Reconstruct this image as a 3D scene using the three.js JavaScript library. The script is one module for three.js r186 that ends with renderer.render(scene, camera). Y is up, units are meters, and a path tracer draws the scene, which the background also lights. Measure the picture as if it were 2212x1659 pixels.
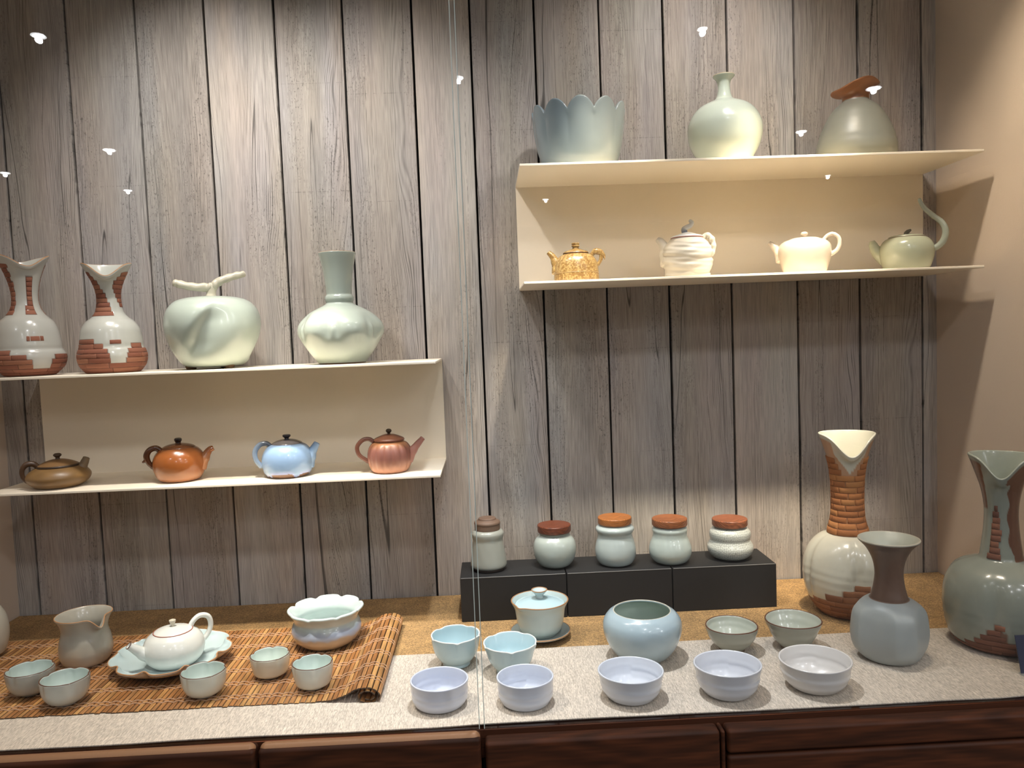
import * as THREE from 'three';
import { RoundedBoxGeometry } from 'three/addons/geometries/RoundedBoxGeometry.js';
import { mergeGeometries } from 'three/addons/utils/BufferGeometryUtils.js';

// ------------------------------------------------------------------ camera, light levels, exposure
const scene = new THREE.Scene();
scene.background = new THREE.Color(0x000000);
const camera = new THREE.PerspectiveCamera(2 * Math.atan(829.5 / 1660) * 180 / Math.PI, 2212 / 1659, 0.02, 40);
camera.rotation.order = 'YXZ';
camera.position.set(0, 0.549, 1.62);
camera.rotation.set(-3.539 * Math.PI / 180, -1.665 * Math.PI / 180, -2.197 * Math.PI / 180);
scene.add(camera);
const renderer = new THREE.WebGLRenderer({ antialias: true });
renderer.toneMapping = THREE.LinearToneMapping;
renderer.toneMappingExposure = 1.06;
renderer.shadowMap.enabled = true;

const WARM = [1, 0.86, 0.66], CREAM = [1, 0.92, 0.79], NEUTRAL = [1, 0.95, 0.90], COOL = [0.95, 0.98, 1.0];
// the spotlights on the track over the display: head x, aim [x, y, z], colour, candela, cone (degrees), softness
const TRACK = [
  { x: -0.66, z: .43, aim: [-0.42, 0.0, 0.46], col: CREAM, cd: 3.2, cone: 28, soft: 1 },
  { x: -0.54, z: .43, aim: [-0.52, 0.56, 0.0], col: NEUTRAL, cd: 1.65, cone: 49, soft: 1 },
  { x: -0.40, z: .55, aim: [-0.38, 0.298, 0.20], col: CREAM, cd: 6.0, cone: 14, soft: 0.8 },
  { x: -0.24, z: .43, aim: [-0.26, 0.54, 0.0], col: NEUTRAL, cd: 1.4, cone: 47, soft: 1 },
  { x: 0.06, z: .43, aim: [0.07, 0.0, 0.46], col: COOL, cd: 4.8, cone: 28, soft: 1 },
  { x: 0.24, z: .54, aim: [0.20, 0.648, 0.17], col: WARM, cd: 5.0, cone: 14, soft: 0.7 },
  { x: 0.44, z: .43, aim: [0.42, 0.80, 0.0], col: NEUTRAL, cd: 1.0, cone: 50, soft: 1 },
  { x: 0.56, z: .54, aim: [0.56, 0.648, 0.17], col: WARM, cd: 11.5, cone: 15, soft: 0.8 },
  { x: 0.56, z: .43, aim: [0.96, 0.52, 0.40], col: WARM, cd: 1.7, cone: 38, soft: 1 },
];
const TRACK_Y = 1.40;
// downlights in the ceiling of the passage in front of the window: x, z, radius, share of the light
const PASSAGE_LIGHTS = [[-1.85, 2.93, .03, .08], [-2.48, 4.84, .042, .15], [-3.51, 5.40, .034, .15], [-2.97, 6.17, .036, .25], [-0.10, 3.61, .03, .55], [2.28, 3.99, .043, .6],
  [2.24, 4.92, .04, .7], [1.02, 3.05, .024, .45], [0.63, 7.26, .034, 1.1], [3.14, 6.51, .027, .9]];
// added unseen fill lamps in the passage, nearer the window or to its sides
const FILL_LAMPS = [[3.1, 3.0, .08, 1.5], [4.15, 4.4, .08, 2.4], [1.5, 1.85, .08, .25], [0.25, 1.9, .08, .35], [-1.3, 1.85, .08, .16]];
const PASSAGE_CD = 5.6;

// ------------------------------------------------------------------ helpers
const rad = (d) => d * Math.PI / 180, mix = (a, b, t) => a + (b - a) * t, clamp = (x, a = 0, b = 1) => Math.min(b, Math.max(a, x));
const smooth = (a, b, x) => { const t = clamp((x - a) / (b - a)); return t * t * (3 - 2 * t); };
const lin = (h) => { const c = new THREE.Color(h); return [c.r, c.g, c.b]; };
const mixc = (a, b, t) => [mix(a[0], b[0], t), mix(a[1], b[1], t), mix(a[2], b[2], t)];
let seed = 7;
const rnd = () => { seed = (seed + 0x6d2b79f5) | 0; let t = Math.imul(seed ^ (seed >>> 15), 1 | seed); t = (t + Math.imul(t ^ (t >>> 7), 61 | t)) ^ t; return ((t ^ (t >>> 14)) >>> 0) / 4294967296; };
const hash = (x, y) => { let h = Math.imul(x, 374761393) + Math.imul(y, 668265263) | 0; h = Math.imul(h ^ (h >>> 13), 1274126177); return ((h ^ (h >>> 16)) >>> 0) / 4294967296; };
function vn(x, y, px = 0, py = 0) {           // value noise, periodic when px / py are given
  const xi = Math.floor(x), yi = Math.floor(y), fx = x - xi, fy = y - yi, sx = fx * fx * (3 - 2 * fx), sy = fy * fy * (3 - 2 * fy);
  const wx = (i) => px ? ((i % px) + px) % px : i, wy = (i) => py ? ((i % py) + py) % py : i;
  const a = hash(wx(xi), wy(yi)), b = hash(wx(xi + 1), wy(yi)), c = hash(wx(xi), wy(yi + 1)), d = hash(wx(xi + 1), wy(yi + 1));
  return mix(mix(a, b, sx), mix(c, d, sx), sy);
}
const used = new Map();
function numbered(name) { const n = used.get(name) ?? 0; used.set(name, n + 1); return n ? `${name}_${String(n).padStart(3, '0')}` : name; }
function thing(name, label, category, [x, y, z] = [0, 0, 0], turn = 0, group) {
  const o = new THREE.Group(); o.name = numbered(name); o.position.set(x, y, z); o.rotation.y = turn;
  o.userData = { label, category }; if (group) o.userData.group = group;
  scene.add(o); return o;
}
function part(parent, name, geometry, material, label) {
  const m = new THREE.Mesh(geometry, material); m.name = name; m.castShadow = m.receiveShadow = true;
  if (label) m.userData.label = label;
  parent.add(m); return m;
}
function structure(name) { const g = new THREE.Group(); g.name = name; g.userData.kind = 'structure'; scene.add(g); return g; }
const box = (w, h, d, x, y, z) => new THREE.BoxGeometry(w, h, d).translate(x, y, z);
const rbox = (w, h, d, x, y, z, r = 0.0015, s = 2) => new RoundedBoxGeometry(w, h, d, s, r).translate(x, y, z);
function texture(w, h, pixel, { colour = true, rx = 1, ry = 1 } = {}) {
  const data = new Uint8Array(w * h * 4);
  for (let y = 0, o = 0; y < h; y++) for (let x = 0; x < w; x++, o += 4) {
    const c = pixel(x, y); data[o] = clamp(c[0], 0, 255); data[o + 1] = clamp(c[1], 0, 255); data[o + 2] = clamp(c[2], 0, 255); data[o + 3] = 255;
  }
  const t = new THREE.DataTexture(data, w, h); t.wrapS = t.wrapT = THREE.RepeatWrapping; t.magFilter = THREE.LinearFilter; t.minFilter = THREE.LinearMipmapLinearFilter; t.generateMipmaps = true;
  if (colour) t.colorSpace = THREE.SRGBColorSpace; t.repeat.set(rx, ry); t.needsUpdate = true; return t;
}
const std = (o) => new THREE.MeshStandardMaterial(o), phys = (o) => new THREE.MeshPhysicalMaterial(o);

// ------------------------------------------------------------------ profile curves and round pots
function curve2(pts, n) {                      // Catmull-Rom through [r, v]; a third entry 1 makes a sharp corner
  const out = []; let run = [pts[0]];
  const flush = () => {
    if (run.length < 2) return;
    const c = new THREE.CatmullRomCurve3(run.map((p) => new THREE.Vector3(p[0], p[1], 0)), false, 'centripetal');
    let L = 0; for (let i = 1; i < run.length; i++) L += Math.hypot(run[i][0] - run[i - 1][0], run[i][1] - run[i - 1][1]);
    const k = Math.max(2, Math.round(n * L / total)); const ps = c.getPoints(run.length === 2 ? Math.max(1, Math.round(k / 4)) : Math.max(k, run.length * 3));
    ps.forEach((p, i) => { if (i || !out.length) out.push([Math.max(0, p.x), p.y]); });
  };
  let total = 0; for (let i = 1; i < pts.length; i++) total += Math.hypot(pts[i][0] - pts[i - 1][0], pts[i][1] - pts[i - 1][1]);
  for (let i = 1; i < pts.length; i++) { run.push(pts[i]); if (pts[i][2]) { flush(); run = [pts[i]]; } }
  flush(); return out;
}
// a wall of revolution whose radius and height may vary round it: returns geometry, S(theta, y) on the outside, lip(theta)
function pot({ s, kv = s, pts, wall = 0, floor = 0.004, nT = 72, n = 56, mod, col = () => [.8, .8, .8], planar = 0 }) {
  const O = curve2(pts.map((p) => [p[0] * s, p[1] * kv, p[2]]), n), H = O[O.length - 1][1];
  const rows = O.map((p) => ({ r: p[0], y: p[1], t: p[1] / H, side: 0 }));
  if (wall) {
    const m = O.length, nr = O.map((p, i) => { const a = O[Math.max(0, i - 1)], b = O[Math.min(m - 1, i + 1)], dx = b[0] - a[0], dy = b[1] - a[1], l = Math.hypot(dx, dy) || 1; return [dy / l, -dx / l]; });
    const e = O[m - 1], en = nr[m - 1], h = wall / 2;
    for (const a of [36, 72, 108, 144]) {
      const cx = e[0] - en[0] * h, cy = e[1] - en[1] * h, ca = Math.cos(rad(a)), sa = Math.sin(rad(a));
      rows.push({ r: cx + h * (en[0] * ca - en[1] * sa), y: cy + h * (en[1] * ca + en[0] * sa), t: 1, side: .5 });
    }
    for (let i = m - 1; i >= 0; i--) {
      const r = O[i][0] - nr[i][0] * wall, y = O[i][1] - nr[i][1] * wall;
      if (y < floor || r < 0.002) continue;
      const last = rows[rows.length - 1]; if (last.side === 1 && y > last.y - 1e-5) continue;
      rows.push({ r, y, t: O[i][1] / H, side: 1 });
    }
    const l = rows[rows.length - 1]; for (const k of [.85, .55, .25, 0]) rows.push({ r: l.r * k, y: mix(floor, l.y, k * k * k), t: floor / H, side: 1 });
  }
  const M = rows.length, pos = new Float32Array((nT + 1) * M * 3), cl = new Float32Array((nT + 1) * M * 3), uv = new Float32Array((nT + 1) * M * 2), rm = Math.max(...O.map((p) => p[0]));
  const place = (th, r, y, t, side) => { let rr = r, yy = y, ox = 0, oz = 0; if (mod) { const q = mod(th, t, side); rr *= q[0]; yy += q[1] ?? 0; ox = q[2] ?? 0; oz = q[3] ?? 0; } return [rr * Math.sin(th) + ox, yy, rr * Math.cos(th) + oz]; };
  for (let j = 0; j < M; j++) for (let i = 0; i <= nT; i++) {
    const th = (i / nT) * 2 * Math.PI - Math.PI, R = rows[j], q = place(i === nT ? -Math.PI : th, R.r, R.y, R.t, R.side), k = j * (nT + 1) + i, c = col(th, R.t, R.side, R.y);
    pos.set(q, k * 3); cl.set(c, k * 3); uv.set(planar ? [q[0], q[2] + q[1]] : [(th / (2 * Math.PI)) * Math.round(2 * Math.PI * rm * 50) / 50, R.y + (R.side ? .013 : 0)], k * 2);
  }
  const idx = [];
  for (let j = 0; j < M - 1; j++) for (let i = 0; i < nT; i++) { const a = j * (nT + 1) + i, b = a + 1, c = a + nT + 1, d = c + 1; idx.push(a, b, c, b, d, c); }
  const g = new THREE.BufferGeometry();
  g.setAttribute('position', new THREE.BufferAttribute(pos, 3)); g.setAttribute('color', new THREE.BufferAttribute(cl, 3)); g.setAttribute('uv', new THREE.BufferAttribute(uv, 2)); g.setIndex(idx);
  g.computeVertexNormals();
  const N = g.attributes.normal;
  for (let j = 0; j < M; j++) { const a = j * (nT + 1), b = a + nT; const v = [N.getX(a) + N.getX(b), N.getY(a) + N.getY(b), N.getZ(a) + N.getZ(b)], l = Math.hypot(...v) || 1; N.setXYZ(a, v[0] / l, v[1] / l, v[2] / l); N.setXYZ(b, v[0] / l, v[1] / l, v[2] / l); }
  const rAt = (y) => { for (let i = 1; i < O.length; i++) if (y <= O[i][1] && y >= O[i - 1][1]) return mix(O[i - 1][0], O[i][0], (y - O[i - 1][1]) / (O[i][1] - O[i - 1][1] || 1)); return y < 0 ? O[0][0] : O[O.length - 1][0]; };
  const S = (th, y) => place(th, rAt(y), y, y / H, 0);
  const lipRow = rows[O.length - 1], lipIn = wall ? rows[O.length + 3] : lipRow;
  const lip = (th) => { const a = place(th, lipRow.r, lipRow.y, 1, 0), b = place(th, lipIn.r, lipIn.y, 1, 1); return new THREE.Vector3((a[0] + b[0]) / 2, (a[1] + b[1]) / 2, (a[2] + b[2]) / 2); };
  return { g, S, lip, H, s, kv };
}
function rimTube(p, r, n = 96, lift = 0.0004) {  // a thin band that runs round a pot's lip
  const c = new THREE.CatmullRomCurve3(Array.from({ length: n }, (_, i) => { const v = p.lip(i / n * 2 * Math.PI); v.y += lift; return v; }), true, 'centripetal');
  return new THREE.TubeGeometry(c, n * 2, r, 7, true);
}
function taper(list, { m = 12, n = 40, col = [.8, .8, .8], hollow = false, bump } = {}) {   // a tube of changing radius through [x, y, z, r]
  const P = new THREE.CatmullRomCurve3(list.map((p) => new THREE.Vector3(p[0], p[1], p[2])), false, 'centripetal'), k = list.length - 1;
  const C = Array.from({ length: n + 1 }, (_, i) => P.getPoint(i / n)), T = Array.from({ length: n + 1 }, (_, i) => P.getTangent(i / n));
  const R = (t) => { const f = t * k, i = Math.min(k - 1, Math.floor(f)), u = f - i, w = u * u * (3 - 2 * u); return mix(list[i][3], list[i + 1][3], w); };
  let nrm = new THREE.Vector3(0, 0, 1); if (Math.abs(T[0].z) > .9) nrm.set(0, 1, 0); nrm.addScaledVector(T[0], -nrm.dot(T[0])).normalize();
  const rings = [];
  for (let i = 0; i <= n; i++) { nrm.addScaledVector(T[i], -nrm.dot(T[i])).normalize(); rings.push({ c: C[i], n: nrm.clone(), b: new THREE.Vector3().crossVectors(T[i], nrm), r: R(i / n), t: i / n }); }
  const first = rings[0], last = rings[n];
  const ext = (q, r, off, dir) => ({ ...q, c: q.c.clone().addScaledVector(dir, off), r });
  const all = [ext(first, 1e-5, -first.r * .5, T[0]), ext(first, first.r * .6, -first.r * .35, T[0]), ...rings];
  if (hollow) all.push(ext(last, last.r * .85, last.r * .12, T[n]), ext(last, last.r * .62, last.r * .02, T[n]), ext(last, last.r * .5, -last.r * 1.1, T[n]), ext(last, 1e-5, -last.r * 1.2, T[n]));
  else all.push(ext(last, last.r * .75, last.r * .4, T[n]), ext(last, last.r * .35, last.r * .6, T[n]), ext(last, 1e-5, last.r * .65, T[n]));
  const pos = [], cl = [], uv = [], idx = [], cf = typeof col === 'function' ? col : () => col;
  all.forEach((q, j) => { for (let i = 0; i <= m; i++) { const a = i / m * 2 * Math.PI, rr = q.r * (bump ? bump(a, q.t) : 1), v = q.c.clone().addScaledVector(q.n, Math.cos(a) * rr).addScaledVector(q.b, Math.sin(a) * rr); pos.push(v.x, v.y, v.z); cl.push(...cf(q.t, v)); uv.push(i / m * .04, q.t * .1); } });
  for (let j = 0; j < all.length - 1; j++) for (let i = 0; i < m; i++) { const a = j * (m + 1) + i, b = a + 1, c = a + m + 1, d = c + 1; idx.push(a, b, c, b, d, c); }
  const g = new THREE.BufferGeometry();
  g.setAttribute('position', new THREE.Float32BufferAttribute(pos, 3)); g.setAttribute('color', new THREE.Float32BufferAttribute(cl, 3)); g.setAttribute('uv', new THREE.Float32BufferAttribute(uv, 2)); g.setIndex(idx); g.computeVertexNormals();
  const N = g.attributes.normal;
  for (let j = 0; j < all.length; j++) { const a = j * (m + 1), b = a + m, v = [N.getX(a) + N.getX(b), N.getY(a) + N.getY(b), N.getZ(a) + N.getZ(b)], l = Math.hypot(...v) || 1; N.setXYZ(a, v[0] / l, v[1] / l, v[2] / l); N.setXYZ(b, v[0] / l, v[1] / l, v[2] / l); }
  return g;
}
// one clay brick pressed on the outside of a pot: a curved patch with sides
function brickGeometry(S, a0, a1, y0, y1, thick) {
  const nx = Math.max(2, Math.ceil(Math.abs(a1 - a0) / rad(7))), ny = 2, pos = [], idx = [], uv = [], W = nx + 3, Hh = ny + 3, e = 1e-4;
  const lvl = (i, n) => i === 0 || i === n + 2 ? -1 : 1, at = (i, n) => clamp((i - 1) / n);
  const jag = () => (rnd() - .5) * .0009;
  for (let j = 0; j < Hh; j++) for (let i = 0; i < W; i++) {
    const rim = lvl(i, nx) < 0 || lvl(j, ny) < 0, u = at(i, nx), v = at(j, ny), th = mix(a0, a1, u), y = mix(y0, y1, v) + (rim ? 0 : jag() * .5);
    const p = new THREE.Vector3(...S(th, y)), px = new THREE.Vector3(...S(th + 1e-3, y)).sub(p), py = new THREE.Vector3(...S(th, y + e)).sub(p), nn = px.cross(py).normalize();
    p.addScaledVector(nn, rim ? -.0006 : thick * (.85 + .3 * rnd())); pos.push(p.x, p.y, p.z); uv.push(th * .03, y);
  }
  for (let j = 0; j < Hh - 1; j++) for (let i = 0; i < W - 1; i++) { const a = j * W + i; idx.push(a, a + 1, a + W, a + 1, a + W + 1, a + W); }
  const g = new THREE.BufferGeometry(); g.setAttribute('position', new THREE.Float32BufferAttribute(pos, 3)); g.setAttribute('uv', new THREE.Float32BufferAttribute(uv, 2)); g.setIndex(idx); g.computeVertexNormals(); return g;
}
// courses: [v0, v1, brick length (m), [[from, to] in degrees ...]]
function brickwork(o, p, courses, mats, thick = .0014, gap = .0009) {
  courses.forEach(([v0, v1, len, ranges], k) => {
    const y0 = v0 * p.kv, y1 = v1 * p.kv, q = p.S(0, (y0 + y1) / 2), r = Math.hypot(q[0], q[2]);
    for (const [d0, d1] of ranges) {
      const span = rad(d1 - d0), cnt = Math.max(1, Math.round(span * r / len)), full = d1 - d0 >= 359, off = full ? (k % 2) * .5 : 0;
      let cuts = Array.from({ length: cnt + 1 }, (_, i) => i === 0 || i === cnt ? i : i + (rnd() - .5) * .3);
      if (!full && cnt > 1 && k % 2) cuts = [0, ...Array.from({ length: cnt }, (_, i) => i + .5 + (rnd() - .5) * .2), cnt];
      for (let i = 0; i < cuts.length - 1; i++) {
        const a0 = rad(d0) + span * (cuts[i] + off) / cnt + gap / r / 2, a1 = rad(d0) + span * (cuts[i + 1] + off) / cnt - gap / r / 2;
        part(o, 'brick', brickGeometry(p.S, a0, a1, y0 + gap / 2, y1 - gap / 2, thick), mats[Math.floor(rnd() * mats.length)]);
      }
    }
  });
}

// ------------------------------------------------------------------ materials
const M = {};
const grainTile = texture(256, 256, (x, y) => { const v = 128 + (vn(x / 2, y / 2, 128, 128) - .5) * 110 + (vn(x / 7, y / 7, 37, 37) - .5) * 60; return [v, v, v]; }, { colour: false, rx: 14, ry: 14 });
M.glaze = phys({ vertexColors: true, roughness: .24, clearcoat: .35, clearcoatRoughness: .12 });
M.satin = phys({ vertexColors: true, roughness: .42, clearcoat: .15, clearcoatRoughness: .3 });
M.clay = std({ vertexColors: true, roughness: .8, bumpMap: grainTile, bumpScale: .0003 });
const clays = (hexes) => hexes.map((h) => std({ color: h, roughness: .82, bumpMap: grainTile, bumpScale: .0004 }));
M.brickRed = clays(['#96604a', '#895440', '#9c684f', '#8f5b46']);
M.brickOrange = clays(['#b97a48', '#a96c3f', '#c08450', '#b07345']);
M.brickDark = clays(['#7d5240', '#6f4838', '#875a45']);
M.brickLow = clays(['#9a6a4b', '#8a5d42', '#a57352']);
M.rimBrown = std({ color: '#5c3a28', roughness: .45 });
M.rimTan = std({ color: '#a87d55', roughness: .5 });
M.rimRed = std({ color: '#9c5a48', roughness: .5 });
M.rimWhite = phys({ color: '#dfe6e2', roughness: .25 });
M.cream = std({ color: '#f7ecd8', roughness: .55 });
M.black = std({ color: '#19191a', roughness: .6, bumpMap: grainTile, bumpScale: .0002 });
M.paleGrey = std({ color: '#6f6f6d', roughness: .7 });
M.wall = std({ color: '#d0c0af', roughness: .9, bumpMap: grainTile, bumpScale: .0003 });
M.dark = std({ color: '#0b0908', roughness: .9 });
M.passage = std({ color: '#3e3934', roughness: .9 });
M.metal = std({ color: '#1c1c1e', roughness: .4, metalness: .6 });
M.glass = phys({ color: '#ffffff', roughness: 0, transmission: 1, thickness: 0, ior: 1.5 });
M.glassEdge = phys({ color: '#dfeae2', roughness: .25, clearcoat: 1 });
const woodTile = texture(512, 256, (x, y) => {
  const u = x / 512, v = y / 256, w = vn(u * 4, v * 3, 4, 3) * .35, ring = Math.abs(((v + w) * 14) % 1 - .5) * 2, f = vn(u * 20, v * 110, 20, 110);
  const k = .62 + .24 * ring + .3 * (f - .5); return [238 * k + 20, 226 * k + 14, 212 * k + 8];
}, { rx: 9, ry: 18 });
const lidWood = (hex) => phys({ color: hex, map: woodTile, roughness: .42, clearcoat: .3, clearcoatRoughness: .25 });
const knotTile = texture(1024, 256, (x, y) => {
  const u = x / 1024, v = y / 256; let d = 0, kn = 0;
  for (const [kx, ky, kr] of [[.31, .45, .035], [.78, .62, .02], [.55, .2, .012]]) { const dx = (u - kx) * 4, dy = v - ky, q = Math.hypot(dx * .7, dy * 1.3); d += kr * 2.2 / (q + kr * 2) * Math.sign(dy); kn = Math.max(kn, smooth(kr * 3.2, kr * 1.2, q)); }
  const ring = Math.abs(((v + d * .2 + vn(u * 5, v * 2, 5, 2) * .2) * 18) % 1 - .5) * 2, f = vn(u * 30, v * 120, 30, 120);
  const k = (.68 + .22 * ring + .25 * (f - .5)) * (1 - .72 * kn); return [92 * k, 50 * k, 29 * k];
}, { rx: 1.1, ry: 3.2 });
M.fascia = phys({ map: knotTile, roughness: .62, specularIntensity: .5 });
M.bead = phys({ color: '#b0805a', roughness: .45, bumpMap: grainTile, bumpScale: .0003 });  // paler than the fascia: lamplight on the rounded top put into the colour
// weathered planks: eight boards side by side in one image
const PW = 256, PH = 2048;
const plankField = (() => {
  const f = new Float32Array(PW * 8 * PH);
  for (let k = 0; k < 8; k++) {
    const cath = [0, .5, 0, .9, .35, 0, 1.0, .5][k], uc = .35 + hash(k, 91) * .35, vc = hash(k, 17) * .8, sd = k * 31.7;
    for (let y = 0; y < PH; y++) for (let x = 0; x < PW; x++) {
      const u = x / PW, v = y / PH, du = u - uc, arch = cath * Math.exp(-du * du * 10) * (.22 * Math.sin((v - vc) * 5.2) + .10);
      const w = u + arch + (vn(u * 2.2 + sd, v * 5) - .5) * .16 + (vn(u * 5 + sd, v * 19) - .5) * .035;
      const g = w * 56 + vn(u * 3 + sd, v * 14) * 1.2, gi = Math.floor(g), tri = 1 - Math.abs(2 * (g - gi) - 1), zone = vn(u * 3.2 + sd, v * 4.5 + 7), rough = vn(u * 4 + sd, v * 9 + 5);
      const fib = vn(u * 110 + sd, v * 60 + sd), fib2 = vn(u * 80 + sd + 9, v * 190), dash = vn(gi * 5.3 + sd, v * 34 + hash(gi, k) * 50);
      let s = .74 + (vn(w * 9 + sd, v * .8 + sd) - .5) * .10 + (fib - .5) * .17 + (vn(u * 1.3 + sd, v * 3.1) - .5) * .08;
      s -= smooth(.45, .95, tri) * (.25 + .75 * hash(gi + 50, k + 3)) * smooth(.25, .7, dash) * (.20 + .26 * smooth(.35, .7, zone));
      s += smooth(.5, .9, 1 - tri) * .05;
      s -= smooth(.6, .85, fib2 * .6 + fib * .4) * .16 * smooth(.4, .7, rough);
      const line = Math.abs(vn(w * 6 + sd * 2, v * .9 + 3) - .5); s -= smooth(.010, .002, line) * .5 * smooth(.4, .62, vn(u * 3 + sd, v * 6 + 11));
      s -= smooth(.80, .93, vn(u * 90 + sd, v * 560)) * smooth(.5, .75, rough) * .28;
      const saw = Math.abs(((v * 7.3 + k * .37) % 1) - .5); s -= smooth(.004, .001, saw) * .2 * smooth(.5, .6, fib2) * (k % 3 === 0 ? 1 : 0);
      f[(y * 8 + k) * PW + x] = s;
    }
  }
  return f;
})();
M.plank = std({
  map: texture(PW * 8, PH, (x, y) => {
    const s = plankField[y * PW * 8 + x], k = Math.floor(x / PW), t = vn(x / 60 + k * 9, y / 210), t2 = vn(x / 90 + k * 5 + 40, y / 330), b = clamp(.36 + s * .78) * (.95 + .1 * hash(k, 5));
    return [(184 + 6 * t) * b, (176 + 6 * t2) * b, (165 + 9 * (1 - t) + 5 * t2) * b];
  }),
  bumpMap: texture(PW * 8, PH, (x, y) => { const v = 60 + plankField[y * PW * 8 + x] * 190; return [v, v, v]; }, { colour: false }), bumpScale: .0012, roughness: .85,
});
const linen = (x, y) => vn(x / 1.6, y / 9, 320, 57) * .55 + vn(x / 1.0, y / 20, 512, 26) * .3 + vn(x / 9, y / 1.5, 57, 341) * .15;
M.linen = std({ map: texture(512, 512, (x, y) => { const k = .95 + (linen(x, y) - .5) * .46; return [200 * k, 189 * k, 175 * k]; }, { rx: 4, ry: 4 }), bumpMap: texture(512, 512, (x, y) => { const v = linen(x, y) * 255; return [v, v, v]; }, { colour: false, rx: 4, ry: 4 }), bumpScale: .00035, roughness: .95 });
const burlap = (x, y) => vn(x / 2.2, y / 2.2, 233, 233) * .55 + vn(x / 5, y / 3, 102, 171) * .3 + vn(x / 40, y / 40, 13, 13) * .15;
M.burlap = std({ map: texture(512, 512, (x, y) => { const k = .95 + (burlap(x, y) - .5) * .85; return [168 * k, 134 * k, 88 * k]; }, { rx: 4, ry: 4 }), bumpMap: texture(512, 512, (x, y) => { const v = burlap(x, y) * 255; return [v, v, v]; }, { colour: false, rx: 4, ry: 4 }), bumpScale: .0008, roughness: .95 });
const bambooTile = texture(64, 512, (x, y) => { const u = (x + .5) / 64, e = Math.min(u, 1 - u), v = (215 + (vn(x / 2.5, y / 40, 26, 13) - .5) * 70 + (vn(x / 20, y / 50, 4, 11) - .5) * 50) * (.42 + .58 * smooth(.01, .075, e)); return [v, v * .97, v * .92]; });  // slat edges darkened: shade of the gaps between slats put into the colour
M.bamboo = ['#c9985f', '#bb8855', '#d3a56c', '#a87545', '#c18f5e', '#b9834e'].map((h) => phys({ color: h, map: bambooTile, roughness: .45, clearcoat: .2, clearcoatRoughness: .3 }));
M.cord = std({ color: '#b38f70', roughness: .9 });
M.cordDark = std({ color: '#5d3d2c', roughness: .9 });
const cells = Array.from({ length: 400 }, (_, i) => [(i % 20 + .1 + .8 * hash(i, 1)) / 20, (Math.floor(i / 20) + .1 + .8 * hash(i, 2)) / 20]);
M.crackle = phys({
  vertexColors: true, roughness: .28, clearcoat: .3, clearcoatRoughness: .15, map: texture(512, 512, (x, y) => {
    const u = x / 512, v = y / 512, cx = Math.floor(u * 20), cy = Math.floor(v * 20); let a = 9, b = 9;
    for (let j = -2; j <= 2; j++) for (let i = -2; i <= 2; i++) { const q = cells[((cy + j + 20) % 20) * 20 + (cx + i + 20) % 20]; let dx = Math.abs(q[0] - u), dy = Math.abs(q[1] - v); dx = Math.min(dx, 1 - dx); dy = Math.min(dy, 1 - dy); const d = Math.hypot(dx, dy); if (d < a) { b = a; a = d; } else if (d < b) b = d; }
    const e = smooth(.008, .001, b - a), k = 255 - e * 85; return [k, k, k];
  }, { rx: 12, ry: 12 }),
});
const blotch = (x, y) => vn(x / 14, y / 14, 37, 37) * .6 + vn(x / 5, y / 5, 102, 102) * .4;
M.mottle = phys({ color: '#c9c6bd', roughness: .3, clearcoat: .4, clearcoatRoughness: .15, map: texture(512, 512, (x, y) => { const t = smooth(.3, .7, blotch(x, y)), d = vn(x / 2, y / 2, 256, 256) * 30 - 15; return [mix(168, 216, t) + d, mix(130, 188, t) + d, mix(78, 130, t) + d]; }, { rx: 10, ry: 10 }) });

// glaze colours
const celadon = lin('#cfd8cb'), paleGreen = lin('#d3dccb'), greyGreen = lin('#b9bdae'), greyBlue = lin('#a9b6b4'), white = lin('#e9e9ea'), iceBlue = lin('#b6cfd6'), cream = lin('#dcd9c8'), chalk = lin('#d9d6cb');
const vary = (c, k = .05, f = 3) => (th, t) => { const q = 1 + k * 2 * (vn(Math.sin(th) * f + 20, t * f * 2 + Math.cos(th) * f + 20) - .5); return [c[0] * q, c[1] * q, c[2] * q]; };

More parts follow.
